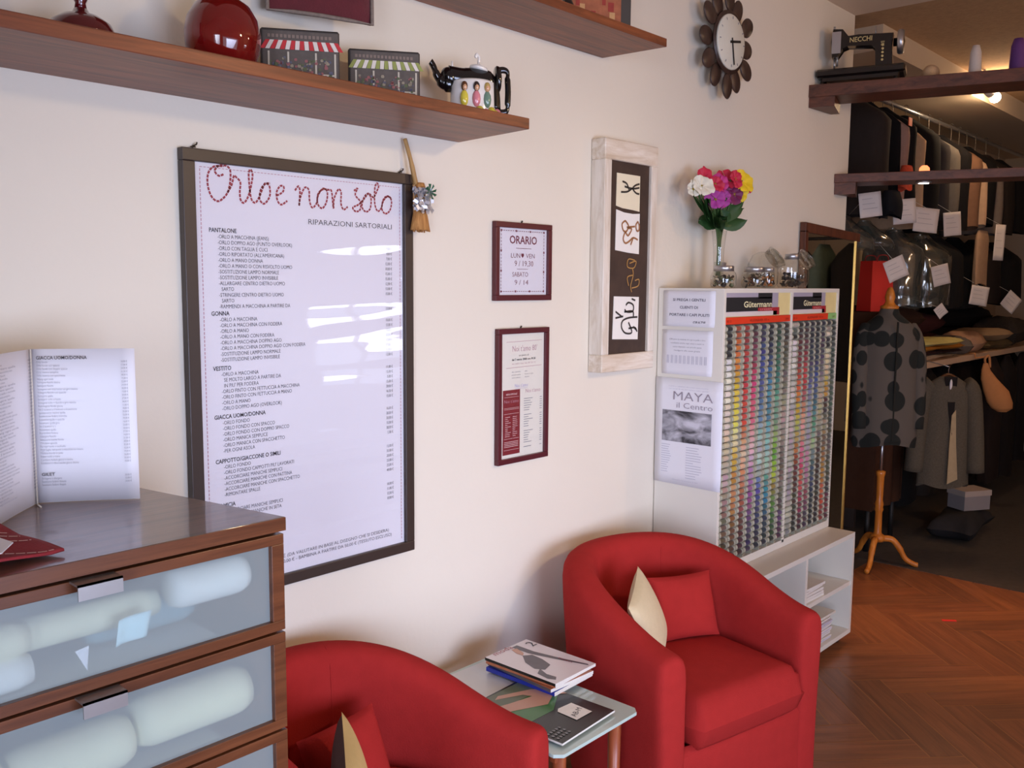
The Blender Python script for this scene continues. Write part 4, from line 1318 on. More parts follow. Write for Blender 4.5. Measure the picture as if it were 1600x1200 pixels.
def jar(px_, py_, r, h, label, lid_h=0.016, fill=0.5, palette=(0, 1, 2, 3), seed=1, knob=False, lid_r=0.8):
    zb = cz1
    j = thing('storage_jar', label, 'jar', (px_, py_, zb), group='button jars on the thread cabinet')
    body = MB().lathe([(0.0, 0.003), (r * 0.9, 0.003), (r, 0.012), (r, h * 0.7), (r * 0.93, h * 0.85), (r * lid_r * 0.95, h * 0.94), (r * lid_r * 0.95, h)], 28, M=T((px_, py_, zb)))
    body.build('glass_body', clear_glass, j)
    if lid_h:
        rl = r * lid_r
        prof = [(0.0, h - 0.004), (rl, h - 0.004), (rl, h + lid_h - 0.002), (rl - 0.003, h + lid_h), (0.0, h + lid_h)]
        if knob:
            prof = prof[:-1] + [(0.008, h + lid_h), (0.009, h + lid_h + 0.01), (0, h + lid_h + 0.013)]
        MB().lathe(prof, 28, M=T((px_, py_, zb))).build('lid', steel, j)
    buttons(px_, py_, zb + 0.006, r * 0.78, h * fill, int(70 * fill * r / 0.045) + 20, j, palette, seed)
    return j


jar(2.977, -0.205, 0.046, 0.066, 'squat button jar with a knobbed silver lid, in front of the flower vase', seed=4, knob=True, palette=(0, 3, 2, 4))
jar(3.208, -0.205, 0.048, 0.066, 'wide button jar with a silver lid, second from the left on the cabinet', seed=5, palette=(0, 3, 1, 2))
jar(3.395, -0.165, 0.027, 0.068, 'slim button jar with a pale gold lid and orange buttons', seed=6, lid_r=0.95, palette=(5, 1, 5, 0))
j4 = jar(3.615, -0.16, 0.058, 0.125, 'taller jar of dark buttons with a silver lid, right of the tilted jar', seed=7, palette=(3, 0, 3), fill=0.42, lid_r=0.5, lid_h=0.018)


def candy(px_, py_, r, label, seed, ang):
    zb = cz1
    j = thing('storage_jar', label, 'jar', (px_, py_, zb), group='button jars on the thread cabinet')
    MB().lathe([(0.0, 0.003), (r * 0.8, 0.003), (r, 0.02), (r * 1.04, 0.06), (r * 0.98, 0.10), (r * 0.7, 0.135), (r * 0.3, 0.148), (0.0, 0.15)], 28, M=T((px_, py_, zb))).build('glass_body', clear_glass, j)
    M = T((px_, py_, zb + 0.085)) @ Matrix.Rotation(ang, 4, 'Z') @ Matrix.Rotation(math.radians(52), 4, 'Y')
    MB().lathe([(r * 0.72, r * 0.80), (r * 0.74, r * 1.18), (r * 0.80, r * 1.22), (r * 0.70, r * 1.24), (r * 0.66, r * 0.8)], 28, M=M).build('tilted_mouth', clear_glass, j)
    MB().lathe([(0.0, r * 1.20), (r * 0.62, r * 1.20), (r * 0.64, r * 1.27), (0.0, r * 1.29)], 28, M=M).build('glass_stopper', clear('smoky_glass', (0.78, 0.78, 0.74, 1), 0.08, 0.03), j)
    buttons(px_, py_, zb + 0.006, r * 0.75, 0.05, 60, j, (0, 1, 4, 3), seed)


candy(3.50, -0.088, 0.062, 'round glass jar with a tilted mouth, behind the lidded button jars', 8, math.radians(-40))
candy(3.745, -0.11, 0.060, 'round glass jar with a tilted mouth at the cabinet end beside the mirror', 9, math.radians(-40))

fv = thing('flower_vase', 'slim clear glass vase standing on the thread cabinet', 'vase', (3.136, -0.09, cz1))
MB().lathe([(0.0, 0.004), (0.026, 0.004), (0.028, 0.01), (0.022, 0.03), (0.019, 0.08), (0.021, 0.15), (0.029, 0.218)], 28, M=T((3.136, -0.09, cz1))).build('glass_body', clear_glass, fv)
MB().lathe([(0, 0.010), (0.019, 0.012), (0.016, 0.04), (0.0155, 0.10), (0, 0.10)], 20, M=T((3.136, -0.09, cz1))).build('water', clear('water', (0.9, 0.94, 0.9, 1), 0.06), fv)
fl_ = thing('flower_bouquet', 'bouquet of red, magenta, yellow and white artificial pansies in the glass vase', 'flowers', (3.136, -0.09, cz1 + 0.03))
petal_c = {'white': S(226, 220, 200), 'red': S(196, 34, 66), 'magenta': S(190, 44, 120), 'purple': S(170, 56, 146), 'yellow': S(236, 200, 30), 'violet': S(120, 34, 84)}
leaf_m = mat('leaf_green', S(44, 78, 36), 0.5, 0.25, 30)
stem_m = mat('stem_green', S(70, 96, 50), 0.5, 0.15, 30)
bl = [('white', 2.938, 1.902, 0.036), ('red', 2.996, 1.941, 0.03), ('magenta', 3.054, 1.92, 0.028), ('purple', 3.047, 1.866, 0.031), ('purple', 3.142, 1.876, 0.03), ('red', 3.17, 1.950, 0.027), ('yellow', 3.222, 1.944, 0.040), ('yellow', 3.232, 1.898, 0.030), ('violet', 3.185, 1.925, 0.032), ('red', 3.165, 1.945, 0.034), ('magenta', 3.10, 1.915, 0.030), ('violet', 3.19, 1.895, 0.030), ('red', 3.023, 1.916, 0.025), ('red', 3.30, 1.917, 0.017), ('white', 2.91, 1.892, 0.024)]
frnd = random.Random(21)
st = MB()
for i, (n_, x, z, r_) in enumerate(bl):
    y = -0.10 + frnd.uniform(-0.03, 0.015)
    d = Vector((-0.55 + frnd.uniform(-0.35, 0.35), -0.8, 0.28 + frnd.uniform(-0.3, 0.3))).normalized()
    Q = d.to_track_quat('Z', 'Y').to_matrix().to_4x4()
    b = MB()
    for k in range(5):
        a = 2 * PI * k / 5 + i
        sc = 1.0 if k else 1.25

        def pet(u, v_, a=a, sc=sc):
            rr = v_ * r_ * 1.15 * sc
            w = (u - 0.5) * 1.5 * sin(PI * min(1, v_ * 0.62 + 0.12))
            zz = 0.004 + 0.012 * v_ * v_ + 0.004 * sin(8 * u + k) * v_ - 0.006 * (v_ > 0.9)
            return (rr * cos(a + w), rr * sin(a + w), zz + 0.002 * k)
        b.grid(pet, 6, 5, 0, T((x, y, z)) @ Q)
    b.ball((0, 0, 0.006), 0.006, 8, 1, M=T((x, y, z)) @ Q)
    b.build('blossom', [mat('petal_' + n_, petal_c[n_], 0.6, 0.18, 60), mat('flower_heart', S(150, 130, 30), 0.6)], fl_, label='%s pansy' % n_)
    st.tube(spline([(3.136 + frnd.uniform(-0.008, 0.008), -0.09 + frnd.uniform(-0.008, 0.008), cz1 + 0.03), (3.136 + (x - 3.136) * 0.1, -0.092, 1.75), (3.136 + (x - 3.136) * 0.45, -0.095, 1.82), (x, y + 0.012, z)], 5), 0.0028, 6)
st.build('stems', stem_m, fl_)
lf = MB()
leaves = [(2.975, 1.864), (3.276, 1.869), (3.001, 1.785), (3.25, 1.796), (3.125, 1.804), (3.128, 1.775), (3.30, 1.845), (2.945, 1.871), (3.09, 1.83), (3.17, 1.83), (3.05, 1.81), (3.20, 1.82), (3.10, 1.86), (3.22, 1.86), (3.0, 1.85), (3.02, 1.80), (3.22, 1.80), (3.08, 1.79), (3.17, 1.79)]
for k in range(46):
    lx, lz = leaves[k % len(leaves)]
    tip = Vector((lx + frnd.uniform(-0.02, 0.02), -0.10 + frnd.uniform(-0.06, 0.05), lz + frnd.uniform(-0.015, 0.015)))
    root = Vector((3.136 + (lx - 3.136) * 0.2, -0.092, 1.795 + frnd.uniform(-0.02, 0.03)))
    ax = (tip - root)
    sd = ax.cross(Vector((frnd.uniform(-0.3, 0.3), -1, 0.5))).normalized() * frnd.uniform(0.02, 0.032)
    up_ = ax.cross(sd).normalized() * 0.008
    lf.grid(lambda u, v_: root + ax * v_ + sd * ((u - 0.5) * 2 * sin(PI * min(1, 0.08 + v_ * 0.92)) ** 0.8) + up_ * (abs(u - 0.5) * 2 + sin(v_ * 3)), 4, 6)
lf.build('leaves', leaf_m, fl_)
# ================================================================== tub armchairs
leg_wood = wood('leg_wood', S(150, 108, 66), S(196, 152, 102), (14, 14, 2), 0.4)


def soft(u, e=0.35):
    s = sin(PI * u)
    return max(0.0, s) ** e


def armchair(label, loc, ang, sx=1.0, sz=1.0):
    r = thing('armchair', label, 'armchair', loc, ang, 'red tub armchairs')
    r.scale = (sx, 1, sz)
    A, B, Y0, YS = 0.285, 0.31, 0.03, 0.24
    path = []
    n1, n2 = 6, 26
    for i in range(n1):
        path.append((A, lerp(Y0, YS, i / n1), 1.0, 0.0))
    for i in range(n2 + 1):
        t_ = PI * i / n2
        x, y = A * cos(t_), YS + B * sin(t_)
        nx, ny = cos(t_) / A, sin(t_) / B
        L = math.hypot(nx, ny)
        path.append((x, y, nx / L, ny / L))
    for i in range(1, n1 + 1):
        path.append((-A, lerp(YS, Y0, i / n1), -1.0, 0.0))

    def hh(y):
        return 0.565 + 0.145 * sstep((y - 0.02) / 0.52) ** 0.9

    def section(h, th=1.0):
        return [(0.054, 0.055), (0.050, 0.16), (0.052, 0.34), (0.058, h - 0.075), (0.054, h - 0.03), (0.036, h - 0.007), (0.0, h),
                (-0.034, h - 0.007), (-0.050, h - 0.03), (-0.052, h - 0.08), (-0.048, 0.42), (-0.046, 0.055)]
    vs, fs = [], []
    K = 12
    st = []
    # rounded arm fronts: extra stations pushed forward with a shrinking section
    for k, (dy, sc) in enumerate(((-0.032, 0.62), (-0.026, 0.86), (-0.012, 0.97))):
        st.append((A, Y0 + dy, 1.0, 0.0, sc))
    st += [p + (1.0,) for p in path]
    for k, (dy, sc) in enumerate(((-0.012, 0.97), (-0.026, 0.86), (-0.032, 0.62))):
        st.append((-A, Y0 + dy, -1.0, 0.0, sc))
    for (x, y, nx, ny, sc) in st:
        h = hh(max(y, Y0))
        lean = 0.03 * sstep((y - 0.2) / 0.35)
        for k, (o, z) in enumerate(section(h)):
            zz = z
            if sc < 1 and z > h - 0.12:
                zz = h - (h - z) - (1 - sc) * 0.055
            o2 = o * sc + lean * (z / 0.7) + 0.012 * (z / 0.6)
            vs.append((x + nx * o2, y + ny * o2, zz))
    n = len(st)
    for i in range(n - 1):
        for k in range(K - 1):
            fs.append((i * K + k, i * K + k + 1, (i + 1) * K + k + 1, (i + 1) * K + k))
    fs.append(list(range(K))[::-1])
    fs.append([(n - 1) * K + k for k in range(K)])
    b = MB()
    b.add(vs, fs, 0, True)
    b.build('shell', red_fab, r, local=True, subsurf=1)
    # seams
    def seam(offk, name):
        pts = []
        for (x, y, nx, ny, sc) in st:
            h = hh(max(y, Y0))
            lean = 0.03 * sstep((y - 0.2) / 0.35)
            o, z = section(h)[offk]
            z -= (1 - sc) * 0.055
            o2 = (o - 0.006) * sc + lean * (z / 0.7) + 0.012 * (z / 0.6)
            pts.append((x + nx * o2, y + ny * o2, z - 0.004))
        MB().tube(pts, 0.0028, 6).build(name, red_fab, r, local=True)
    for s in (1, -1):
        MB().tube([(s * (A + 0.052), Y0 + 0.004, 0.07), (s * (A + 0.054), Y0 + 0.004, 0.34), (s * (A + 0.059), Y0 + 0.004, 0.50)], 0.003, 6).build('piping', red_fab, r, local=True)
    for t_ in (PI * 0.33, PI * 0.67):
        x, y = A * cos(t_), YS + B * sin(t_)
        nx, ny = cos(t_) / A, sin(t_) / B
        L = math.hypot(nx, ny)
        nx, ny = nx / L, ny / L
        h = hh(y)
        pts = []
        for o, z in ((0.012, h - 0.006), (-0.008, h - 0.005), (-0.03, h - 0.011), (-0.046, h - 0.034), (-0.0505, h - 0.08), (-0.0485, 0.50), (-0.047, 0.42)):
            o2 = o + 0.03 * sstep((y - 0.2) / 0.35) * (z / 0.7) + 0.012 * z / 0.6
            pts.append((x + nx * o2, y + ny * o2, z))
        MB().tube(spline(pts, 4), 0.0026, 6).build('piping', red_fab, r, local=True)
    # front apron
    MB().grid(lambda u, v_: (lerp(-0.268, 0.268, u), 0.014 - 0.012 * sin(PI * u) - 0.004 * sin(9 * u) * (1 - v_) + 0.012 * (v_ > 0.95), lerp(0.055, 0.285, v_)), 20, 8).build('apron', red_fab, r, local=True, solid=0.012)
    MB().box(-0.235, 0.235, 0.03, 0.50, 0.20, 0.268).build('seat_deck', red_fab, r, local=True)

    def cush(u, v_, top):
        a, c = u * 2 - 1, v_ * 2 - 1
        e = 0.16
        sx = math.copysign(min(1, abs(a)) ** 0.9, a)
        x = 0.232 * sx
        y = lerp(-0.034, 0.48, v_)
        if y > 0.26:
            x *= math.sqrt(max(0.12, 1 - ((y - 0.26) / 0.26) ** 2))
        if v_ < 0.14:
            x *= 1 - 0.07 * (1 - v_ / 0.14) ** 2
        edge = min(1 - abs(a), 1 - abs(c))
        hgt = 0.075 * min(1, (edge / e)) ** 0.45 if edge < e else 0.075
        return (x, y, 0.345 + (hgt + 0.012 * (1 - a * a) * (1 - c * c)) * (1 if top else -1))
    MB().grid(lambda u, v_: cush(u, v_, True), 28, 28).grid(lambda u, v_: cush(u, v_, False), 28, 28, flip=True).build('seat_cushion', red_fab, r, local=True)
    for sx in (-1, 1):
        for y in (0.05, 0.49 if False else 0.45):
            x = sx * (0.27 if y < 0.2 else 0.2)
            MB().tube([(x, y, 0.0), (x, y, 0.22)], [0.015, 0.022], 10).build('leg', leg_wood, r, local=True)
    return r


armchair('red fabric tub armchair in full view between glass table and thread cabinet', (2.30, -0.713, 0), math.radians(-11.7))
armchair('red fabric tub armchair partly hidden behind the wooden dresser', (1.255, -0.686, 0), math.radians(15), 0.88, 0.96)


def cushion(name, label, w, h, t_, M, m, group=None, mm=None):
    def f(u, v_, s):
        a, c = u * 2 - 1, v_ * 2 - 1
        pin = 1 - 0.07 * (a * a) * (1 - c * c) * 1.0
        x = a * w / 2 * (1 - 0.08 * (1 - abs(a)) * 0 - 0.07 * (1 - (c * c)))if False else a * w / 2 * (1 - 0.06 * (1 - c * c) * abs(a))
        z = c * h / 2 * (1 - 0.06 * (1 - a * a) * abs(c))
        th = t_ / 2 * (max(0, (1 - a * a)) * max(0, (1 - c * c))) ** 0.42
        return M @ Vector((x, -th * s, z))
    b = MB()
    b.grid(lambda u, v_: f(u, v_, 1), 22, 22, 0).grid(lambda u, v_: f(u, v_, -1), 22, 22, 1 if mm else 0, flip=True)
    ms = [m, mm] if mm else m
    return b.build(name, ms, label=label, cat='cushion', group=group)


beige = mat('beige_linen', S(214, 196, 158), 0.9, 0.06, 60, bump=0.2, bscale=300)
beige2 = mat('straw_linen', S(206, 176, 112), 0.9, 0.05, 60, bump=0.2, bscale=300)
dk_side = mat('brown_linen', S(74, 48, 40), 0.9, 0.08, 60)
C1 = rotz(math.radians(-11.7), (2.30, -0.713, 0))
C2 = rotz(math.radians(15), (1.255, -0.686, 0))
Rx = lambda a: Matrix.Rotation(math.radians(a), 4, 'X')
Rz = lambda a: Matrix.Rotation(math.radians(a), 4, 'Z')
Ry = lambda a: Matrix.Rotation(math.radians(a), 4, 'Y')
cushion('cushion', 'square red cushion leaning in the back of the fully visible armchair', 0.235, 0.205, 0.085,
        C1 @ T((0.080, 0.335, 0.527)) @ Rz(-14) @ Rx(-20), red_fab)
cushion('cushion', 'small cream cushion tucked behind the left arm of the fully visible armchair', 0.25, 0.23, 0.075,
        C1 @ T((-0.125, 0.285, 0.545)) @ Rz(36) @ Rx(-22) @ Ry(-12), beige)
cushion('cushion', 'square red cushion in the armchair beside the dresser', 0.23, 0.175, 0.08,
        C2 @ T((0.010, 0.365, 0.490)) @ Rz(-8) @ Rx(-22), red_fab)
cushion('cushion', 'straw coloured cushion with a dark back in the armchair beside the dresser', 0.26, 0.25, 0.08,
        C2 @ T((-0.135, 0.235, 0.512)) @ Rz(40) @ Rx(-8), beige2, mm=dk_side)

# ================================================================== glass side table and magazines
tb = thing('side_table', 'small side table with a pale green frosted glass top and red-brown legs, between the armchairs', 'table', (1.72, -0.36, 0))
gt = mat('green_glass_top', S(186, 206, 198), 0.12, 0.02, 6, coat=0.6)
c_ = 0.018
tx0, tx1, ty0, ty1 = 1.562, 1.893, -0.622, -0.10
MB().prism([(tx0 + c_, ty0), (tx1 - c_, ty0), (tx1, ty0 + c_), (tx1, ty1 - c_), (tx1 - c_, ty1), (tx0 + c_, ty1), (tx0, ty1 - c_), (tx0, ty0 + c_)], 0.441, 0.450).build('glass_top', gt, tb, bevel=0.0015)
lw_ = wood('table_leg_wood', S(126, 58, 32), S(170, 88, 52), (16, 16, 2), 0.35)
for x in (tx0 + 0.06, tx1 - 0.045):
    for y in (ty0 + 0.05, ty1 - 0.05):
        MB().tube([(x, y, 0.0), (x, y, 0.441)], [0.013, 0.018], 12).build('leg', lw_, tb)
for y in (ty0 + 0.05, ty1 - 0.05):
    MB().box(tx0 + 0.035, tx1 - 0.045, y - 0.008, y + 0.008, 0.405, 0.440).build('rail', lw_, tb)

pages = mat('page_edges', S(222, 216, 206), 0.7, 0.15, 300)


def magazine(label, M, w, h, th, cover, spine, draw=None, droop=0.0):
    r = thing('magazine', label, 'magazine', M.translation)
    b = MB()
    N = 10

    def sag(x, y):
        return -droop * max(0.0, (x - w * 0.55) / (w * 0.45)) ** 2
    for top, z in ((True, th), (False, 0.0)):
        b.grid(lambda u, v_: (u * w, v_ * h, z + sag(u * w, v_ * h)), N, 4, 0 if top else 1, M, smooth=False, flip=not top)
    for (a0, a1, mm) in (((0, 0), (1, 0), 2), ((1, 0), (1, 1), 2), ((1, 1), (0, 1), 3), ((0, 1), (0, 0), 2)):
        b.grid(lambda u, v_: (lerp(a0[0], a1[0], u) * w, lerp(a0[1], a1[1], u) * h, v_ * th + sag(lerp(a0[0], a1[0], u) * w, 0)), N, 1, mm, M, smooth=False)
    b.build('pages', [cover, cover, pages, spine], r)
    if draw:
        for di, (nm, m_, polys) in enumerate(draw):
            d = MB()
            for i, poly in enumerate(polys):
                if isinstance(poly, tuple) and poly[0] == 'T':
                    _, s, x, y, ux, uy, size, wd, al = poly
                    o = M @ Vector((x, y, th + 0.0006 + 0.0003 * di))
                    R3 = M.to_3x3()
                    write(d, s, o, R3 @ Vector((ux, uy, 0)), R3 @ Vector((-uy, ux, 0)), size, al, width=wd)
                else:
                    d.add([M @ Vector((x * w, y * h, th + 0.0004 + 0.0003 * di + 0.00003 * i + sag(x * w, 0))) for x, y in poly], [tuple(range(len(poly)))])
            d.build(nm, m_, r)
    return r


cov_w = mat('cover_white', S(226, 220, 222), 0.25, 0.02, 20)
cov_k = mat('cover_black', S(30, 32, 30), 0.25, 0.15, 20)
cov_b = mat('cover_blue', S(44, 60, 170), 0.25, 0.1, 20)
cov_o = mat('cover_orange', S(196, 120, 80), 0.3, 0.3, 40)
cov_g = mat('cover_green', S(70, 122, 70), 0.25, 0.1, 20)
cov_p = mat('cover_pale', S(206, 206, 204), 0.25, 0.05, 20)
hand_c = mat('cover_skin', S(196, 150, 128), 0.3, 0.08, 30)
grey_c = mat('cover_grey', S(96, 92, 98), 0.3, 0.2, 30)
zt = 0.4505
# big magazine with hands, lying flat at the front
Mb = T((1.600, -0.600, zt + 0.006)) @ Rz(3)
magazine('large black and green magazine with a white sticker, lying flat along the table front', Mb, 0.225, 0.30, 0.005, cov_k, cov_k, [
    ('cover_picture', cov_g, [[(0.02, 0.42), (0.55, 0.40), (0.9, 0.55), (0.97, 0.96), (0.02, 0.98)]]),
    ('cover_shadow', mat('cover_moss', S(96, 106, 82), 0.3, 0.15, 20), [[(0.02, 0.66), (0.5, 0.74), (0.9, 0.70), (0.97, 0.97), (0.02, 0.985)]]),
    ('cover_hand', hand_c, [[(0.02, 0.72), (0.30, 0.62), (0.62, 0.50), (0.86, 0.58), (0.995, 0.50), (0.99, 0.66), (0.78, 0.80), (0.40, 0.93), (0.30, 0.90), (0.62, 0.78), (0.66, 0.70), (0.34, 0.76), (0.02, 0.84)]]),
    ('cover_lace', mat('cover_lace', S(120, 120, 118), 0.3, 0.5, 200), [[(0.04 + 0.05 * (k % 5), 0.06 + 0.05 * (k // 5)), (0.075 + 0.05 * (k % 5), 0.065 + 0.05 * (k // 5)), (0.07 + 0.05 * (k % 5), 0.085 + 0.05 * (k // 5)), (0.045 + 0.05 * (k % 5), 0.09 + 0.05 * (k // 5))] for k in range(15)]),
    ('cover_sticker', mat('sticker_white', S(236, 232, 222), 0.5), [[(0.52, 0.14), (0.80, 0.13), (0.82, 0.36), (0.60, 0.38), (0.54, 0.35)]]),
    ('cover_lettering', MAT['ink'], [('T', 'AB-M', 0.152, 0.060, 0.96, 0.28, 0.022, 0.05, 'C')])])
magazine('pale magazine lying under the black one at the wall end of the table', T((1.600, -0.335, zt)) @ Rz(-2), 0.22, 0.22, 0.005, cov_p, cov_p)
Ms = T((1.772, -0.425, zt)) @ Rz(90 - 3)
# the pile: covers listed bottom to top
pile = [(cov_b, cov_b, 'blue-spined magazine at the bottom of the magazine pile', 0.011, 0.004),
        (cov_o, grey_c, 'orange magazine in the middle of the magazine pile', 0.009, -0.006),
        (grey_c, cov_o, 'grey magazine under the top one of the pile', 0.008, 0.006)]
z = zt + 0.0115
for cv, sp_, lb, th, sh in pile:
    M = T((1.945 + sh, -0.425 + sh, z)) @ Rz(90 + sh * 500)
    magazine(lb, M, 0.245, 0.172, th, cv, sp_)
    z += th + 0.0012
M = T((1.948, -0.432, z)) @ Rz(91)
magazine('white fashion magazine with a woman in grey on its cover, topmost of the pile', M, 0.255, 0.178, 0.008, cov_w, cov_k, [
    ('cover_figure', grey_c, [[(0.20, 0.42), (0.34, 0.50), (0.60, 0.40), (0.70, 0.30), (0.62, 0.52), (0.66, 0.72), (0.50, 0.78), (0.36, 0.66), (0.22, 0.58)],
                              [(0.66, 0.60), (0.85, 0.62), (0.93, 0.66), (0.93, 0.74), (0.8, 0.76), (0.66, 0.72)],
                              [(0.02, 0.28), (0.40, 0.24), (0.80, 0.10), (0.99, 0.08), (0.99, 0.14), (0.8, 0.18), (0.4, 0.34), (0.10, 0.36)]][:2] if False else
     [[(0.72, 0.55), (0.58, 0.72), (0.40, 0.80), (0.30, 0.72), (0.34, 0.52), (0.50, 0.44), (0.66, 0.42)],
      [(0.36, 0.74), (0.22, 0.82), (0.10, 0.80), (0.06, 0.88), (0.14, 0.94), (0.30, 0.90)],
      [(0.96, 0.30), (0.70, 0.30), (0.40, 0.22), (0.05, 0.10), (0.03, 0.13), (0.40, 0.30), (0.72, 0.42), (0.96, 0.42)]]),
    ('cover_face', hand_c, [[(0.90, 0.40), (0.76, 0.46), (0.72, 0.54), (0.80, 0.56), (0.92, 0.50)]]),
    ('cover_lettering', ink_red, [('T', 'moda', 0.238, 0.150, 0.0, -1.0, 0.030, 0.075, 'L'), ('T', 'fatto', 0.10, 0.045, -1.0, 0.0, 0.012, 0.05, 'L')]),
    ('cover_number', MAT['ink'], [('T', '2', 0.205, 0.030, 0.0, -1.0, 0.045, 0.022, 'L')])], droop=0.0)

# ================================================================== dresser with frosted glass drawer fronts
dx0, dx1, dy0, dy1, dz = 0.200, 0.855, -0.585, -0.085, 1.150
dr = thing('dresser', 'red-brown wooden chest of drawers with frosted glass drawer fronts and flat steel handles', 'dresser', (0.53, -0.34, 0))
MB().prism([(dx0 - 0.09, dy0), (dx1 + 0.004, dy0), (dx1 - 0.088, dy1), (dx0 - 0.09, dy1)], dz - 0.0235, dz).build('top_panel', [dress_top, dress_wood], dr, bevel=0.001)
MB().box(dx0 - 0.09, dx1 + 0.004, dy0 - 0.0012, dy0 - 0.0002, dz - 0.0233, dz - 0.0006).build('edge_strip', dress_wood, dr)
MB().box(dx0, dx0 + 0.018, dy0 + 0.022, dy1, 0.0, dz - 0.025).build('side_panel', dress_wood, dr)
MB().prism([(dx1 - 0.020, dy0 + 0.022), (dx1 - 0.003, dy0 + 0.022), (dx1 - 0.088, dy1), (dx1 - 0.105, dy1)], 0.0, dz - 0.025).build('side_panel', dress_wood, dr)
MB().box(dx0 + 0.018, dx1 - 0.105, dy1 - 0.012, dy1, 0.05, dz - 0.03).build('back_panel', mat('dresser_back', S(176, 172, 168), 0.8), dr)
frost = bpy.data.materials.new('frosted_glass')
frost.use_nodes = True
nt = frost.node_tree
nt.nodes.remove(nt.nodes['Principled BSDF'])
tr_ = _n(nt, 'ShaderNodeBsdfTransparent')
tr_.inputs[0].default_value = (0.86, 0.93, 0.95, 1)
df_ = _n(nt, 'ShaderNodeBsdfDiffuse')
df_.inputs[0].default_value = (0.56, 0.65, 0.64, 1)
gl_ = _n(nt, 'ShaderNodeBsdfGlossy')
gl_.inputs['Roughness'].default_value = 0.3
m1 = _n(nt, 'ShaderNodeMixShader')
m1.inputs[0].default_value = 0.36
m2 = _n(nt, 'ShaderNodeMixShader')
m2.inputs[0].default_value = 0.06
nt.links.new(tr_.outputs[0], m1.inputs[1])
nt.links.new(df_.outputs[0], m1.inputs[2])
nt.links.new(m1.outputs[0], m2.inputs[1])
nt.links.new(gl_.outputs[0], m2.inputs[2])
nt.links.new(m2.outputs[0], nt.nodes['Material Output'].inputs[0])
zs = [1.1235, 0.9495, 0.7725, 0.5955, 0.4185, 0.2415]
for i in range(5):
    zt_, zb_ = zs[i] - 0.002, zs[i + 1] + 0.0025
    fr = ring(MB(), dx0, dx1, zb_, zt_, dy0, dy0 + 0.02, 0.024, tz=0.0175)
    d = fr.build('drawer', dress_wood, dr, bevel=0.001)
    MB().add([(dx0 + 0.022, dy0 + 0.01, zb_ + 0.016), (dx1 - 0.022, dy0 + 0.01, zb_ + 0.016), (dx1 - 0.022, dy0 + 0.01, zt_ - 0.016), (dx0 + 0.022, dy0 + 0.01, zt_ - 0.016)], [(0, 1, 2, 3)]).build('glass_panel', frost, d, label='frosted glass panel')
    MB().box(dx0 + 0.02, dx1 - 0.108, dy0 + 0.03, dy1 - 0.02, zb_ + 0.002, zb_ + 0.010).build('drawer_bottom', mat('drawer_white', S(196, 200, 202), 0.7), d)
    hx0, hx1 = 0.500, 0.564
    h = MB().box(hx0, hx1, dy0 - 0.030, dy0 - 0.027, zt_ - 0.022, zt_ + 0.001)
    h.box(hx0, hx1, dy0 - 0.030, dy0 + 0.001, zt_ - 0.002, zt_ + 0.001)
    h.build('handle', mat('brushed_steel', S(176, 174, 172), 0.35, 0.04, 60, metal=0.85), d, label='flat steel handle')
MB().box(dx0, dx1 - 0.088, dy0 + 0.03, dy0 + 0.045, 0.0, 0.235).build('plinth', dress_wood, dr)
# things seen dimly through the glass
cw = mat('cloth_white', S(232, 232, 224), 0.8, 0.05, 20)
cy = mat('cloth_cream', S(226, 222, 186), 0.8, 0.05, 20)
ct = mat('cloth_teal', S(120, 150, 156), 0.8, 0.05, 20)


def roll(label, x0, x1, y, z, r, m, name='fabric_roll', dz_=0.0, sy=1.0, cat='fabric'):
    pts = [(lerp(x0, x1, k / 10), y, z + dz_ * (k / 10)) for k in range(11)]
    rs = [r * (0.72 + 0.28 * min(1, (k + 0.4) / 1.5, (10.4 - k) / 1.5)) for k in range(11)]
    return MB().tube(pts, rs, 16).build(name, m, label=label, cat=cat, group='fabric in the dresser drawers')


z0 = 0.9625
roll('white fabric roll at the right of the top dresser drawer, behind the glass', 0.672, 0.806, -0.535, z0 + 0.092, 0.033, cw)
roll('long pale fabric roll across the middle of the top dresser drawer', 0.40, 0.665, -0.50, z0 + 0.068, 0.026, cy)
roll('pale fabric roll at the left of the top dresser drawer', 0.255, 0.46, -0.525, z0 + 0.074, 0.027, cy)
roll('teal-white folded fabric low in the top dresser drawer', 0.24, 0.46, -0.53, z0 + 0.028, 0.027, cw)
MB().grid(lambda u, v_: (0.578 + u * 0.046 - 0.006 * (1 - v_) + 0.004 * u * v_, -0.562 + 0.004 * sin(5 * u), z0 + 0.034 + v_ * 0.04 + 0.006 * u), 6, 6).build('paper_slip', mat('slip_aqua', S(206, 236, 238), 0.7), label='pale aqua paper slip pressed against the glass of the top drawer', cat='paper', solid=0.0006)
MB().add([(0.512, -0.562, z0 + 0.046), (0.533, -0.560, z0 + 0.048), (0.528, -0.563, z0 + 0.012)], [(0, 1, 2)]).build('paper_slip', paper, label='white paper corner pointing down behind the glass of the top drawer', cat='paper', solid=0.0006)
roll('blue-grey fabric bundle in the top dresser drawer', 0.565, 0.742, -0.46, z0 + 0.04, 0.032, ct)
z0 = 0.786
roll('cream fabric roll at the right of the second dresser drawer', 0.610, 0.805, -0.528, z0 + 0.062, 0.042, cy)
roll('cream fabric roll in the middle of the second dresser drawer', 0.425, 0.600, -0.525, z0 + 0.045, 0.042, cy)
roll('cream fabric roll at the left of the second dresser drawer', 0.24, 0.415, -0.525, z0 + 0.045, 0.040, cy)
roll('blue-grey fabric behind the cream rolls of the second dresser drawer', 0.30, 0.74, -0.42, z0 + 0.10, 0.035, ct)
z0 = 0.609
roll('white fabric roll in the third dresser drawer', 0.30, 0.74, -0.52, z0 + 0.06, 0.034, cw)

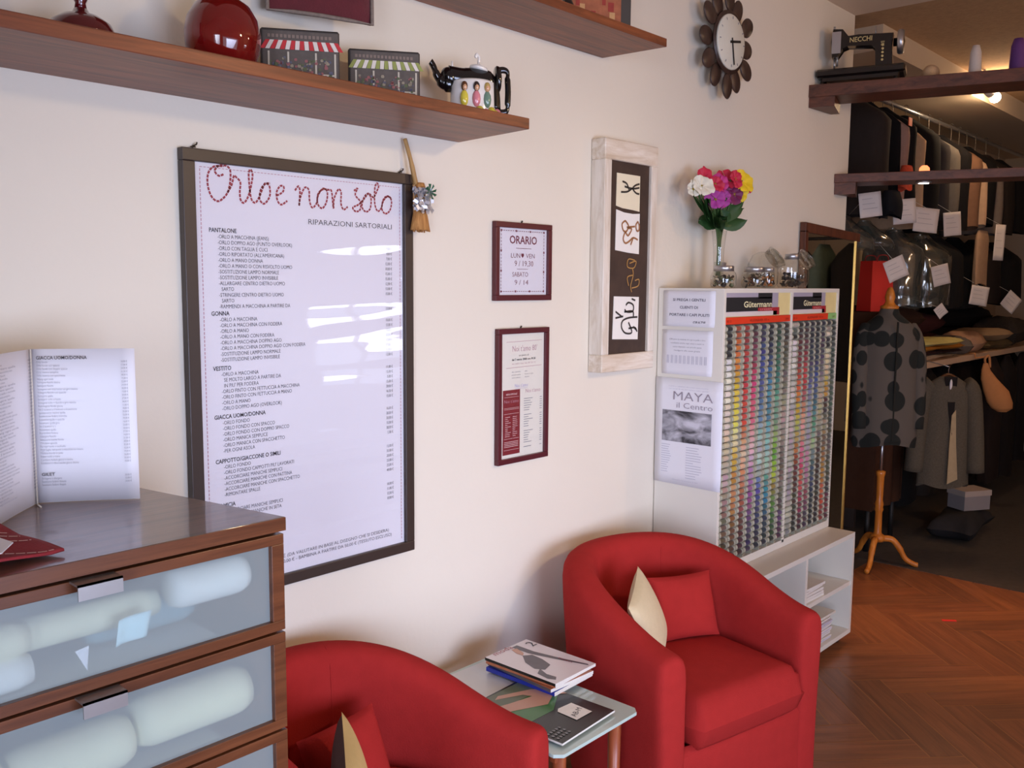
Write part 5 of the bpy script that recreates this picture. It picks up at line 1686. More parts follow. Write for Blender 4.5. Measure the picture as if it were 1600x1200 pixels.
# ---- folded price card standing on the dresser
pc = thing('price_card', 'folded white price card standing open on the dresser, headed GIACCA UOMO/DONNA', 'card', (0.60, -0.19, dz))
fold, rgt = Vector((0.603, -0.190, dz + 0.001)), Vector((0.745, -0.287, dz + 0.001))
lft = fold + Vector((-0.664, -0.747, 0)) * 0.172
Hc = 0.277
for nm, a, b_ in (('right_page', fold, rgt), ('left_page', lft, fold)):
    u = (b_ - a)
    n_ = u.cross(Vector((0, 0, 1))).normalized()
    MB().grid(lambda s, t_: a + u * s + Vector((0, 0, Hc * t_)) + n_ * (-0.006 * sin(PI * s) * 0.5), 8, 4).build(nm, paper, pc, solid=0.0008)
u1 = (rgt - fold).normalized()
n1 = u1.cross(Vector((0, 0, 1))).normalized()
if n1.y > 0:
    n1 = -n1
W1 = (rgt - fold).length
gl_items = ['Orlo fondo', 'Orlo fondo con spacco', 'Orlo fondo con doppio spacco', 'Orlo manica semplice', 'Orlo manica con spacchetto', 'Allarg ogni asola', 'Stringere fianchi dietro', 'Stringere fianchi', 'Stringere con intervento sul giro manica', 'Stringere fianchi con spacchi', 'Stringere spalle', 'Stringere collo e fondo', 'Stringere collo + fianchi e giro manica', 'Restringere fondo giacca', 'Da 2 bottoni a 3 bottoni o il contrario', 'Spostamento manica spalla', 'Sostituzione fodera maniche', 'Sistemare spalle e spacchi', 'Sistemare spalle giro', 'Da 2 bottoni a 1', 'Rimontare spalle', 'Riprendere fodera', 'Allargare fianchi', 'Abbassare tasche fondo', 'Chiudere spacchi', 'Per ogni asola o occhiello', 'Ogni taglio del punto a macchina su misura', 'Mettere bordo ai polsi', 'Rifare asola a mano', 'Cambiare fodera giacca e tasche', 'Sostituire o rifare tasche giacca donna']
t = MB()


def on_card(s, x, z, size, al='L', width=None, **k):
    write(t, s, fold + u1 * x + Vector((0, 0, z)) + n1 * 0.0055, u1, Z, size, al, width=width, **k)


on_card('GIACCA UOMO/DONNA', 0.010, 0.259, 0.0086, width=0.083, bold=True)
for i, s in enumerate(gl_items):
    on_card(s, 0.010, 0.2525 - i * 0.00605, 0.0054, sx=0.75, mat=1)
    on_card('%d,00 €' % (10 + (i * 7) % 30), W1 - 0.012, 0.2525 - i * 0.00605, 0.005, 'R', sx=0.72, mat=1)
on_card('GILET', 0.010, 0.050, 0.0078, width=0.022, bold=True)
for i, s in enumerate(('Stringere o allargare', 'Sostituire fodera davanti', 'Sostituire fodera doppia')):
    on_card(s, 0.010, 0.0435 - i * 0.0058, 0.0054, sx=0.75, mat=1)
    on_card(('20,00 €', '15,00 €', '24,00 €')[i], W1 - 0.012, 0.0455 - i * 0.0058, 0.005, 'R', sx=0.72, mat=1)
u2 = (fold - lft).normalized()
n2 = u2.cross(Vector((0, 0, 1))).normalized()
if n2.x < 0:
    n2 = -n2
for i in range(40):
    z = 0.258 - i * 0.0058
    L = rnd.uniform(0.03, 0.085)
    write(t, rnd.choice(gl_items), lft + u2 * 0.012 + Vector((0, 0, z)) + n2 * 0.0055, u2, Z, 0.0052, 'L', width=L, mat=1)
    write(t, '%d,00 €' % rnd.randrange(8, 40), lft + u2 * 0.16 + Vector((0, 0, z)) + n2 * 0.0055, u2, Z, 0.0052, 'R', width=0.014, mat=1)
t.build('printed_list', [MAT['ink'], mat('ink_card', S(120, 116, 130), 0.7)], pc)
MB().tube([fold + Vector((-0.004, -0.008, 0.0)), fold + Vector((-0.002, -0.006, Hc))], 0.0016, 6).tube([fold + Vector((-0.004, -0.008, 0.0)), fold + Vector((-0.006, -0.016, 0.0005)), fold + Vector((-0.008, -0.036, 0.0005))], 0.0014, 6).build('string', mat('card_string', S(222, 214, 200), 0.8), pc, label='thin white string along the fold')

# ---- red stitched cloth with a white card
rc = thing('stitched_cloth', 'dark red cloth with white stitched lines lying on the dresser by the price card', 'cloth', (0.43, -0.46, dz))


def cl(u, v_):
    a = Vector((0.330, -0.560, 0)).lerp(Vector((0.512, -0.541, 0)), u)
    b_ = Vector((0.330, -0.320, 0)).lerp(Vector((0.478, -0.375, 0)), u)
    p = a.lerp(b_, v_)
    p.z = dz + 0.006 + 0.010 * abs(sin(4.2 * v_ + 3.5 * u)) * (1 - 0.6 * u) + 0.030 * v_ * v_ * (1 - 0.6 * u)
    return p


rm = mat('cloth_red', S(138, 34, 40), 0.9, 0.12, 60, bump=0.3, bscale=300)
MB().grid(cl, 20, 18).build('cloth', rm, rc, solid=0.004)
t = MB()
for k in (0.12, 0.45, 0.62, 0.8):
    dashes(t, [cl(min(0.96, 0.2 + q / 24 * 0.76), k + 0.10 * sin(q / 5)) + Vector((0, 0, 0.0035)) for q in range(24)], 0.0035, (0, 0, 1), 0.012, 0.002)
t.build('stitching', mat('stitch_white', S(222, 184, 172), 0.8), rc, label='pale stitched lines')
cd_ = MB().prism([(0.33, -0.60), (0.417, -0.578), (0.446, -0.535), (0.44, -0.49), (0.33, -0.47)], dz + 0.030, dz + 0.0312)
cd_.build('card', paper, label='plain white card lying on the red stitched cloth', cat='card')
# ================================================================== partition shelf with the sewing machine
ang1 = math.atan2(-0.956, 0.294)
SH1 = rotz(ang1, (4.044, 0.0, 0))
MB().prism([(0.0, 0), (1.35, 0), (1.35, 0.22), (0.075, 0.22)], 2.40, 2.455, M=SH1).build(
    'partition_shelf', shelf_dark, label='dark wooden shelf carrying the black sewing machine, reaching out from the wall end', cat='shelf', bevel=0.002)
MB().prism([(0.003, 0.003), (0.115, 0.003), (0.115, 0.217), (0.077, 0.217)], 2.355, 2.3995, M=SH1).build(
    'shelf_bracket', shelf_dark, label='short dark wooden block under the sewing machine shelf at the wall', cat='bracket')
ang2 = math.atan2(-0.939, 0.344)
SH2 = rotz(ang2, (4.36, 0.0, 0))
MB().prism([(0.0, 0), (1.35, 0), (1.35, 0.20), (0.079, 0.20)], 2.045, 2.087, M=SH2).build(
    'partition_shelf', shelf_dark, label='lower dark wooden partition shelf with a small lit spotlight', cat='shelf', bevel=0.002)
MB().prism([(0.003, 0.003), (0.10, 0.003), (0.10, 0.197), (0.079, 0.197)], 1.99, 2.0445, M=SH2).build(
    'shelf_bracket', shelf_dark, label='short dark wooden block under the lower partition shelf at the wall', cat='bracket')
# spotlight let into the lower shelf
pk = thing('spotlight', 'small round lit spotlight set in the lower partition shelf', 'lamp', SH2 @ Vector((0.40, 0.05, 2.045)))
Mp = SH2 @ T((0.40, 0.05, 0))
MB().lathe([(0.0, 2.0875), (0.024, 2.0875), (0.022, 2.105), (0.012, 2.116), (0.0, 2.118)], 20, M=Mp).build('lamp_cap', emis('lamp_red_glow', (1.0, 0.22, 0.08, 1), 2.5), pk, label='red glowing lamp cap')
MB().lathe([(0.026, 2.044), (0.034, 2.044), (0.036, 2.038), (0.034, 2.034), (0.026, 2.034)], 24, M=Mp).build('trim_ring', steel, pk)
MB().lathe([(0.0, 2.036), (0.026, 2.036), (0.022, 2.033), (0.0, 2.032)], 20, M=Mp).build('bulb', emis('lamp_white', (1.0, 0.9, 0.85, 1), 12), pk)

sm = thing('sewing_machine', 'old black sewing machine with gold lettering on the partition shelf', 'sewing machine', SH1 @ Vector((0.2, 0.11, 2.455)), ang1)
sm_off = Vector((0.2, 0.11, 0))
MS = T((-0.2, -0.11, 0))
yc = 0.11
MB().box(0.022, 0.400, yc - 0.075, yc + 0.075, 0.036, 0.072, 0, MS, bev=0.008).box(0.05, 0.37, yc - 0.06, yc + 0.06, 0.020, 0.036, 0, MS).build('bed', black_en, sm, local=True)
b = MB()
for x in (0.05, 0.36):
    for y in (yc - 0.05, yc + 0.05):
        b.cyl((x, y, 0.0), (x, y, 0.022), 0.008, 10, M=MS)
b.build('feet', rubber, sm, local=True)
prof = [(0.276, 0.070), (0.345, 0.070), (0.338, 0.15), (0.342, 0.214), (0.20, 0.222), (0.150, 0.220), (0.125, 0.252), (0.085, 0.256), (0.078, 0.20), (0.084, 0.130), (0.102, 0.128), (0.128, 0.168), (0.15, 0.176), (0.255, 0.170), (0.272, 0.155)]
b = MB()
n = len(prof)
vs, fs = [], []
for y, k in ((-0.036, 0.90), (-0.028, 1.0), (0.028, 1.0), (0.036, 0.90)):
    for x, z in prof:
        vs.append((lerp(0.215, x, k) if False else x + (0.0 if k == 1 else 0.003 * (1 if x < 0.2 else -1)), yc + y, z - (0.003 if k < 1 and z > 0.15 else 0)))
fs.append(tuple(range(n))[::1])
fs.append(tuple(range(3 * n, 4 * n))[::-1])
for r_ in range(3):
    for i in range(n):
        j = (i + 1) % n
        fs.append((r_ * n + j, r_ * n + i, (r_ + 1) * n + i, (r_ + 1) * n + j))
b.add(vs, fs, 0, False, MS)
b.build('arm', black_en, sm, local=True)
b = MB().cyl((0.094, yc, 0.13), (0.094, yc, 0.085), 0.005, 10, M=MS).cyl((0.094, yc, 0.09), (0.094, yc, 0.072), 0.002, 8, M=MS)
b.cyl((0.106, yc, 0.16), (0.106, yc, 0.095), 0.004, 10, M=MS).cyl((0.088, yc, 0.256), (0.088, yc, 0.272), 0.005, 10, M=MS)
b.build('needle_bar', steel, sm, local=True)
MB().box(0.083, 0.122, yc - 0.0375, yc - 0.036, 0.145, 0.24, 0, MS).build('face_plate', steel, sm, local=True)
MW = MS @ T((0.372, yc, 0.178)) @ Matrix.Rotation(PI / 2, 4, 'Y')
MB().lathe([(0.0, -0.03), (0.018, -0.03), (0.018, -0.012), (0.046, -0.012), (0.052, -0.006), (0.052, 0.006), (0.044, 0.012), (0.02, 0.014), (0.0, 0.018)], 28, M=MW).build('hand_wheel', black_en, sm, local=True)
MB().lathe([(0.048, -0.0135), (0.0535, -0.006), (0.0535, 0.006), (0.048, 0.0135)], 28, M=MW).build('wheel_rim', steel, sm, local=True)
MB().cyl((0.265, yc, 0.218), (0.265, yc, 0.256), 0.0025, 8, M=MS).build('spool_pin', steel, sm, local=True)
t = MB()
write(t, 'NECCHI', (0.16 - 0.2, yc - 0.0368 - 0.11, 0.188), X, Z, 0.030, 'L', width=0.094, bold=True)
write(t, 'BU', (0.292 - 0.2, yc - 0.0368 - 0.11, 0.18), (0, 0, -1), X, 0.022, 'L', width=0.02)
for k in range(5):
    t.ball((0.300 - 0.2, yc - 0.0368 - 0.11, 0.10 + k * 0.016), 0.006, 6, s=(1, 0.1, 1))
t.build('gold_lettering', mat('gold_print', S(206, 186, 130), 0.4, 0.05, metal=0.3), sm, local=True)
MB().lathe([(0, 0), (0.024, 0), (0.026, 0.012), (0.022, 0.10), (0.014, 0.128), (0.0, 0.13)], 20, M=SH1 @ T((0.675, 0.10, 2.455))).build(
    'thread_cone', mat('cone_white', S(206, 196, 190), 0.7, 0.06, 120), label='white cone of thread on the sewing machine shelf', cat='thread cone')
MB().lathe([(0, 0), (0.030, 0), (0.032, 0.012), (0.027, 0.11), (0.018, 0.14), (0.0, 0.142)], 20, M=SH1 @ T((0.835, 0.10, 2.455))).build(
    'thread_cone', mat('cone_purple', S(92, 50, 120), 0.7, 0.1, 120), label='purple cone of thread on the sewing machine shelf', cat='thread cone')
MB().ball(SH1 @ Vector((0.50, 0.15, 2.492)), 0.037, 20).build('yarn_ball', mat('yarn_beige', S(206, 170, 130), 0.9, 0.2, 200), label='beige yarn ball on the sewing machine shelf, right of the machine', cat='yarn')

# bulb on its stem, hung from the ceiling behind the shelf
bu = thing('hanging_bulb', 'bright bare bulb on a pale stem near the sewing machine shelf', 'lamp', (6.30, -0.162, 2.70))
MB().ball((6.30, -0.162, 2.719), 0.033, 20).build('bulb', emis('bulb_glow', (1.0, 0.86, 0.66, 1), 60), bu)
MB().tube(spline([(6.13, -0.14, 2.86), (6.13, -0.14, 2.79), (6.16, -0.145, 2.755), (6.23, -0.153, 2.735)], 5), 0.008, 10).build('stem', white_lam, bu)
MB().cyl((6.17, -0.148, 2.745), (6.275, -0.158, 2.725), 0.026, 16, r2=0.030).build('socket', white_lam, bu)
# front room fittings: the poster spotlight and the added warm lamp
for lx, ly, lz, lb in ((2.25, -2.95, 2.36, 'ceiling spotlight on a white stem facing the price poster'), (4.35, -2.75, 2.40, 'added warm lamp on a white stem, lighting the wall above the thread cabinet')):
    fs_ = thing('ceiling_spotlight', lb, 'lamp', (lx, ly, lz))
    MB().cyl((lx, ly, 2.86), (lx, ly, lz + 0.13), 0.012, 10).build('stem', white_lam, fs_)
    MB().lathe([(0.03, 0.14), (0.06, 0.095), (0.075, 0.07), (0.07, 0.07), (0.028, 0.125)], 20, M=T((lx, ly, lz))).build('lamp_shade', white_lam, fs_)
    MB().ball((lx, ly, lz), 0.045, 16).cyl((lx, ly, lz + 0.04), (lx, ly, lz + 0.13), 0.02, 12).build('bulb', MAT.get('spot_glow') or emis('spot_glow', (1.0, 0.86, 0.68, 1), 20), fs_)

# ================================================================== mirror at the wall end
mr = thing('wall_mirror', 'tall mirror in a thin brown frame at the wall end beside the thread cabinet', 'mirror', (4.3, -0.03, 0.03))
mw = wood('mirror_frame', S(74, 38, 26), S(110, 62, 42), (20, 20, 3), 0.4)
mx0, mx1, mz0 = 4.005, 4.60, 0.03
MM = Matrix.Identity(4)
tilt = -0.045
zt0 = lambda x: 1.838 + (x - mx0) * tilt
f = MB()
f.box(mx0, mx0 + 0.030, -0.034, -0.006, mz0, 1.80)
f.add([(mx0, -0.034, zt0(mx0) - 0.045), (mx1 + 0.03, -0.034, zt0(mx1) - 0.040), (mx1 + 0.03, -0.034, zt0(mx1)), (mx0, -0.034, zt0(mx0)),
       (mx0, -0.006, zt0(mx0) - 0.045), (mx1 + 0.03, -0.006, zt0(mx1) - 0.040), (mx1 + 0.03, -0.006, zt0(mx1)), (mx0, -0.006, zt0(mx0))],
      [(0, 1, 2, 3), (7, 6, 5, 4), (4, 5, 1, 0), (3, 2, 6, 7), (1, 5, 6, 2), (0, 3, 7, 4)])
f.box(mx0 + 0.03, mx1, -0.034, -0.006, mz0, mz0 + 0.03)
f.build('frame', mw, mr, bevel=0.0015)
MB().box(mx1 - 0.008, mx1, -0.032, -0.008, mz0 + 0.03, 1.78).build('edge_strip', brass, mr, label='thin gold edge strip')
mg = bpy.data.materials.new('mirror_glass')
mg.use_nodes = True
mg.node_tree.nodes['Principled BSDF'].inputs['Metallic'].default_value = 1.0
mg.node_tree.nodes['Principled BSDF'].inputs['Roughness'].default_value = 0.02
mg.node_tree.nodes['Principled BSDF'].inputs['Base Color'].default_value = (0.8, 0.82, 0.8, 1)
MB().box(mx0 + 0.03, mx1 - 0.008, -0.026, -0.022, mz0 + 0.03, 1.80).build('glass', mg, mr)

# ================================================================== clothes rail and hanging garments
MB().tube([(4.80, 0.27, 2.655), (9.48, 0.27, 2.655)], 0.014, 12).build('clothes_rail', steel, label='steel clothes rail under the soffit of the back room', cat='rail')


def fabric(name, c, v_=0.15, sc=30):
    return mat('garment_' + name, S(*c), 0.9, v_, sc, bump=0.2, bscale=180, spec=0.2)


hang_m = mat('hanger_wire', S(120, 112, 104), 0.4, metal=0.7)


def garment(name, label, x0, x1, zt, zb, m, y0=0.04, y1=0.46, seed=0, hook=True, group=None, cat='garment', z_rail=2.655, taper=0.0, bottom_open=True, sq=0.12):
    q = random.Random(seed)
    xc, tx = (x0 + x1) / 2, (x1 - x0) / 2
    yc_, ty_ = (y0 + y1) / 2, (y1 - y0) / 2
    r = thing(name, label, cat, (xc, yc_, zb), group=group)
    ph = [q.uniform(0, 6) for _ in range(4)]
    N, R = 28, 14

    def fn(u, v_):
        a = 2 * PI * u
        z = lerp(zt, zb, v_)
        s = sstep((zt - z) / 0.17 + sq)
        w = 1 + 0.05 * v_ * sin(3 * a + ph[0]) + 0.05 * v_ * sin(7 * a + ph[1])
        ca, sa = cos(a), sin(a)
        px_ = math.copysign(abs(ca) ** 0.75, ca) * tx * 0.93 * (0.45 + 0.55 * s) * w
        py_ = math.copysign(abs(sa) ** 0.75, sa) * ty_ * (0.10 + 0.90 * s) * (1 - taper * v_) * (1 + 0.03 * sin(5 * v_ + ph[2]))
        return (xc + px_ + 0.014 * v_ * sin(4 * v_ + ph[3]), yc_ + py_, z - 0.012 * sin(2 * a + ph[1]) * (v_ > 0.9))
    b = MB()
    b.grid(fn, N, R, 0, wrap_u=True)
    b.f.append(list(range(N)))
    b.m.append(0)
    b.s.append(False)
    if not bottom_open:
        b.f.append([R * N + k for k in range(N)][::-1])
        b.m.append(0)
        b.s.append(False)
    b.build('cloth', m, r)
    if hook:
        MB().tube(spline([(xc, yc_, zt - 0.02), (xc, yc_, z_rail - 0.02), (xc + 0.0, yc_ + 0.016, z_rail + 0.004), (xc, yc_, z_rail + 0.0165), (xc, yc_ - 0.014, z_rail + 0.006)], 4), 0.002, 6).build('hanger_hook', hang_m, r)
    return r


G = 'garments on the upper clothes rail'
rail = [
    (5.02, 5.27, 'dark charcoal coat, first garment on the upper clothes rail', (44, 38, 36), 2.60),
    (5.285, 5.345, 'thin black trousers next to the charcoal coat on the rail', (16, 14, 16), 2.60),
    (5.365, 5.49, 'greyish pink trousers with an orange label at the top, on the rail', (146, 116, 106), 2.58),
    (5.505, 5.64, 'black trousers between the greyish pink and the beige garment on the rail', (18, 16, 18), 2.60),
    (5.665, 5.79, 'beige trousers hanging among black garments on the rail', (168, 138, 110), 2.55),
    (5.81, 6.09, 'wide black coat right of the beige trousers on the rail', (14, 13, 15), 2.60),
    (6.11, 6.26, 'dark grey garment behind the wide black coat on the rail', (52, 48, 48), 2.56),
    (6.28, 6.46, 'grey garment in shiny plastic on the rail', (96, 90, 84), 2.55),
    (6.48, 6.68, 'black garment right of the plastic-wrapped grey one on the rail', (20, 18, 20), 2.56),
    (6.72, 6.93, 'brown trousers right of centre on the rail', (120, 88, 68), 2.54),
    (6.95, 7.05, 'pale beige trousers touching the brown ones on the rail', (176, 146, 120), 2.52),
    (7.07, 7.28, 'black garment right of the pale beige trousers on the rail', (18, 16, 17), 2.55),
    (7.30, 7.46, 'grey trousers near the right end of the visible rail', (112, 100, 92), 2.52),
    (7.48, 7.80, 'dark brown coat, last but one on the visible rail', (40, 32, 28), 2.54),
    (7.82, 8.15, 'black coat at the right end of the visible rail', (20, 18, 18), 2.54)]
for i, (a, b_, lb, c, zt) in enumerate(rail):
    g_ = garment('hanging_garment', lb, a, b_, zt, 1.93 + 0.02 * ((i * 5) % 4) - (0.03 if i == 4 else 0), fabric('rail_%d' % i, c), seed=i, group=G)
MB().box(5.40, 5.45, 0.030, 0.034, 2.455, 2.50).build('garment_label', mat('label_orange', S(226, 90, 50), 0.6), label='small orange label on the greyish pink trousers', cat='label')
garment('hanging_garment', 'orange-red blouse hanging low beside the charcoal coat', 5.27, 5.38, 2.22, 2.09, fabric('orange', (204, 82, 56), 0.3, 60), y0=-0.03, y1=0.035, seed=40, hook=False, sq=0.6)

# clear plastic covers lower down
pcov = clear('plastic_cover', (0.80, 0.83, 0.80, 1), 0.10, 0.12, wavy=0.03, wscale=(9, 9, 7), haze=0.22, hcol=S(120, 122, 116))
for i, (a, b_, zt, zb, lb) in enumerate((
        (4.82, 5.06, 1.93, 1.745, 'clear plastic garment cover hanging above the polka dot dress form'),
        (5.12, 5.36, 1.92, 1.76, 'greenish plastic garment cover hanging right above the red paper bag'),
        (5.55, 5.86, 1.90, 1.44, 'plastic garment cover with a hanging white tag in the middle of the back room'),
        (6.00, 6.40, 1.88, 1.42, 'dusty plastic garment cover right of the middle of the back room'))):
    garment('garment_cover', lb, a, b_, zt, zb, pcov, y0=0.02, y1=0.36, seed=60 + i, hook=False, group='plastic garment covers', cat='cover')
    garment('hanging_garment', ('dark green-grey', 'olive grey', 'brown-grey', 'dark olive')[i] + ' garment inside the ' + ('first', 'second', 'third', 'fourth')[i] + ' plastic cover from the left',
            a + 0.05, b_ - 0.05, zt - 0.03, zb + 0.06, fabric('wrapped_%d' % i, ((50, 54, 48), (92, 92, 80), (96, 84, 72), (64, 60, 52))[i]), y0=0.07, y1=0.31, seed=70 + i, hook=False)
garment('hanging_garment', 'black sleeve hanging just below the lower partition shelf', 4.98, 5.17, 2.06, 1.92, fabric('sleeve', (22, 22, 26)), y0=-0.06, y1=0.03, seed=80, hook=False, sq=0.6)
garment('hanging_garment', 'beige scarf hanging among the dark garments at the right of the back room', 6.70, 6.95, 1.93, 1.56, fabric('scarf', (176, 142, 112)), y0=-0.02, y1=0.035, seed=81, hook=False, sq=0.55)
for i, (a, b_, zt, zb) in enumerate(((6.48, 6.75, 1.90, 1.41), (6.85, 7.2, 1.90, 1.40), (7.3, 7.7, 1.9, 1.42), (7.8, 8.3, 1.9, 1.42))):
    garment('hanging_garment', ('black long garment left of the beige scarf hems', 'black long garment below the beige scarf', 'dark brown long garment under the grey trousers', 'black long garment at the far right under the rail')[i],
            a, b_, zt, zb, fabric('long_%d' % i, ((24, 22, 22), (18, 17, 18), (36, 28, 25), (22, 20, 20))[i]), y0=0.06, y1=0.45, seed=90 + i, hook=False, group='long dark garments of the back room')

# paper tags pinned to the garments
tagm = mat('tag_paper', S(216, 206, 200), 0.7, 0.03, 20)


def paper_tag(label, x, y, z, w, h, roll_, yaw=-38, to=(0.0, 0.075, 0.06)):
    M = T((x, y, z)) @ Rz(yaw) @ Ry(roll_)
    r = thing('paper_tag', label, 'tag', (x, y, z), group='paper tags on the garments')
    b = MB()
    b.grid(lambda u, v_: (lerp(-w / 2, w / 2, u), 0.006 * sin(PI * u) * (1 - v_), lerp(-h / 2, h / 2, v_)), 6, 6, M=M)
    b.build('slip', tagm, r, solid=0.0006)
    t_ = MB()
    R3 = M.to_3x3()
    for i in range(3):
        ribbon(t_, [M @ Vector((-w * 0.36, -0.0016, h * (0.25 - 0.2 * i))), M @ Vector((w * (0.1 + 0.1 * i), -0.0016, h * (0.25 - 0.2 * i)))], 0.0025, R3 @ Vector((0, -1, 0)))
    t_.build('handwriting', mat('ink_soft', S(172, 164, 164), 0.7), r)
    MB().tube([M @ Vector((0, 0, h / 2 - 0.004)), Vector((x + to[0], to[1], z + h / 2 + to[2]))], 0.0009, 5).build('string', MAT['card_string'], r)


k_ = 0.0037
paper_tag('leftmost paper tag below the lower partition shelf', 4.75, -0.03, 1.965, 0.125, 0.125, -8, to=(0.10, 0.12, -0.10))
paper_tag('paper tag half hidden by the black sleeve', 5.22, -0.035, 1.960, 0.14, 0.135, -6)
paper_tag('paper tag right of the black sleeve, under the small spotlight', 5.587, -0.03, 1.933, 0.155, 0.14, 5)
paper_tag('paper tag under the wide black coat, fourth from the left', 6.059, -0.03, 1.935, 0.12, 0.145, -6)
paper_tag('paper tag hanging in front of the red paper bag', 5.154, -0.03, 1.644, 0.125, 0.12, -24, to=(0.06, 0.10, 0.09))
paper_tag('paper tag on the third plastic cover, hanging lower', 5.901, -0.03, 1.618, 0.115, 0.125, -14)
paper_tag('small paper tag above the yellow and orange folded cloth', 5.94, -0.03, 1.398, 0.07, 0.075, -40, to=(-0.15, 0.17, 0.06))
paper_tag('grey paper tag among the black garments at right', 6.706, -0.03, 1.489, 0.135, 0.13, 8)
paper_tag('diamond-turned paper tag at the far right of the back room', 7.504, -0.03, 1.438, 0.13, 0.13, 38)
paper_tag('narrow pinned paper tag beside the beige scarf', 7.10, -0.03, 1.86, 0.08, 0.25, 2)

# ================================================================== work shelf with folded clothes
MB().box(5.68, 9.45, 0.0, 0.59, 1.045, 1.085).box(5.50, 5.68, -0.005, 0.04, 1.045, 1.085).build('work_shelf', mat('shelf_edge_cream', S(214, 180, 150), 0.5, 0.05, 8), label='long pale shelf board carrying the folded clothes in the back room', cat='shelf', bevel=0.002)
for x in (5.7, 7.3, 9.2):
    MB().box(x, x + 0.03, 0.35, 0.59, 0.0, 1.0445).build('shelf_support', mat('support_brown', S(60, 44, 36), 0.7), label='dark upright panel under the folded clothes shelf, %s' % ('nearest the dress form' if x < 6 else 'behind the dark trousers' if x < 8 else 'at the far end'), cat='support')


def folded(label, x0, x1, y0, y1, z0, z1, m, seed=0, layers=1, cat='clothes', name='folded_garment'):
    q = random.Random(seed)
    ph = [q.uniform(0, 6) for _ in range(5)]
    ms = m if isinstance(m, list) else [m]
    b = MB()
    for L in range(layers):
        a, c = lerp(z0, z1, L / layers), lerp(z0, z1, (L + 1) / layers)

        def f(u, v_, top, a=a, c=c, L=L):
            e = min(1.0, 4.5 * min(u, 1 - u, v_, 1 - v_)) ** 0.5
            x = lerp(x0, x1, u) + 0.02 * sin(6 * v_ + ph[0] + L)
            y = lerp(y0, y1, v_) + 0.02 * sin(5 * u + ph[1] + L) - 0.02 * L * (v_ < 0.5)
            mid = (a + c) / 2
            z = mid + ((c - a) / 2 * e + 0.010 * sin(7 * u + 4 * v_ + ph[2] + L) * e) * (1 if top else -1)
            return (x, y, max(z0 + 0.001, z))
        b.grid(lambda u, v_: f(u, v_, True), 18, 12, L % len(ms)).grid(lambda u, v_: f(u, v_, False), 18, 12, L % len(ms), flip=True)
    return b.build(name, ms, label=label, cat=cat, group='folded clothes on the back room shelf')


zb_ = 1.085
yl, og, cr_m = fabric('yellow_green', (206, 196, 128)), fabric('amber', (200, 130, 48)), fabric('cream', (214, 186, 156))
folded('folded cloths in cream, amber and yellow-green at the shelf front', 5.70, 6.42, 0.005, 0.24, zb_, zb_ + 0.13, [cr_m, fabric('dark_line', (60, 40, 40)), og, yl], 1, 4)
folded('grey folded cloth right of the yellow-green one on the shelf', 6.45, 6.74, 0.005, 0.25, zb_, zb_ + 0.12, fabric('ash', (110, 100, 92)), 2)
folded('pinkish beige rolled cloth in the middle of the shelf', 6.77, 7.15, 0.005, 0.28, zb_, zb_ + 0.14, fabric('blush', (190, 148, 118)), 3)
folded('olive and beige folded cloth at the right of the shelf', 7.20, 7.72, 0.005, 0.30, zb_, zb_ + 0.15, [fabric('olive', (110, 92, 62)), fabric('sand', (170, 140, 108))], 4, 2)
folded('dark speckled folded cloth at the far right of the shelf', 7.76, 8.5, 0.005, 0.35, zb_, zb_ + 0.22, fabric('speckle', (66, 58, 52), 0.5, 90), 5)
folded('large dark brown folded coat behind the yellow-green cloth', 5.70, 6.50, 0.27, 0.57, zb_, zb_ + 0.33, fabric('umber', (62, 40, 30)), 6, 2)
folded('dark wine folded garments behind the grey cloth', 6.52, 7.1, 0.30, 0.57, zb_, zb_ + 0.27, fabric('wine', (70, 34, 34)), 7, 2)
folded('black folded garments at the back of the shelf', 7.12, 8.4, 0.36, 0.58, zb_, zb_ + 0.30, fabric('soot', (24, 20, 20)), 8, 2)

# dark brown draped table at the recess mouth with the red paper bag
dk = thing('draped_stand', 'rounded stand draped with dark brown cloth behind the polka dot dress form', 'stand', (5.43, 0.27, 0))
drape = fabric('drape', (66, 40, 26))
arc = MB()


def dr_f(u, v_):
    a = PI * u
    x = 5.16 + 0.27 * cos(PI - a) if False else lerp(5.20, 5.66, u)
    top = 1.40 - 0.34 * max(0.0, (u - 0.35) / 0.65) ** 2.2
    return (x, lerp(0.05, 0.50, v_), top)


arc.grid(dr_f, 20, 3).grid(lambda u, v_: (dr_f(u, 0)[0], 0.05 + 0.01 * sin(20 * u) * (1 - v_), lerp(0.25, dr_f(u, 0)[2], v_)), 20, 6)
arc.grid(lambda u, v_: (dr_f(u, 0)[0], 0.50, lerp(0.25, dr_f(u, 0)[2], v_)), 20, 6, flip=True)
arc.grid(lambda u, v_: (5.20, lerp(0.50, 0.05, u), lerp(0.25, 1.40, v_)), 4, 4).grid(lambda u, v_: (5.66, lerp(0.05, 0.50, u), lerp(0.25, 1.06, v_)), 4, 4)
arc.build('drape', drape, dk)
for x in (5.24, 5.62):
    for y in (0.09, 0.46):
        MB().cyl((x, y, 0.0), (x, y, 0.30), 0.015, 10).build('leg', rubber, dk)
Mb2 = T((5.37, 0.16, 1.403)) @ Rz(-28)
rbag = thing('paper_bag', 'bright red paper bag standing on the dark brown draped stand', 'bag', (5.37, 0.16, 1.403))
b = MB()
b.add([(-0.08, -0.06, 0), (0.08, -0.06, 0), (0.08, 0.06, 0), (-0.08, 0.06, 0), (-0.072, -0.05, 0.29), (0.072, -0.05, 0.29), (0.072, 0.05, 0.29), (-0.072, 0.05, 0.29)],
      [(3, 2, 1, 0), (0, 1, 5, 4), (1, 2, 6, 5), (2, 3, 7, 6), (3, 0, 4, 7)], M=Mb2)
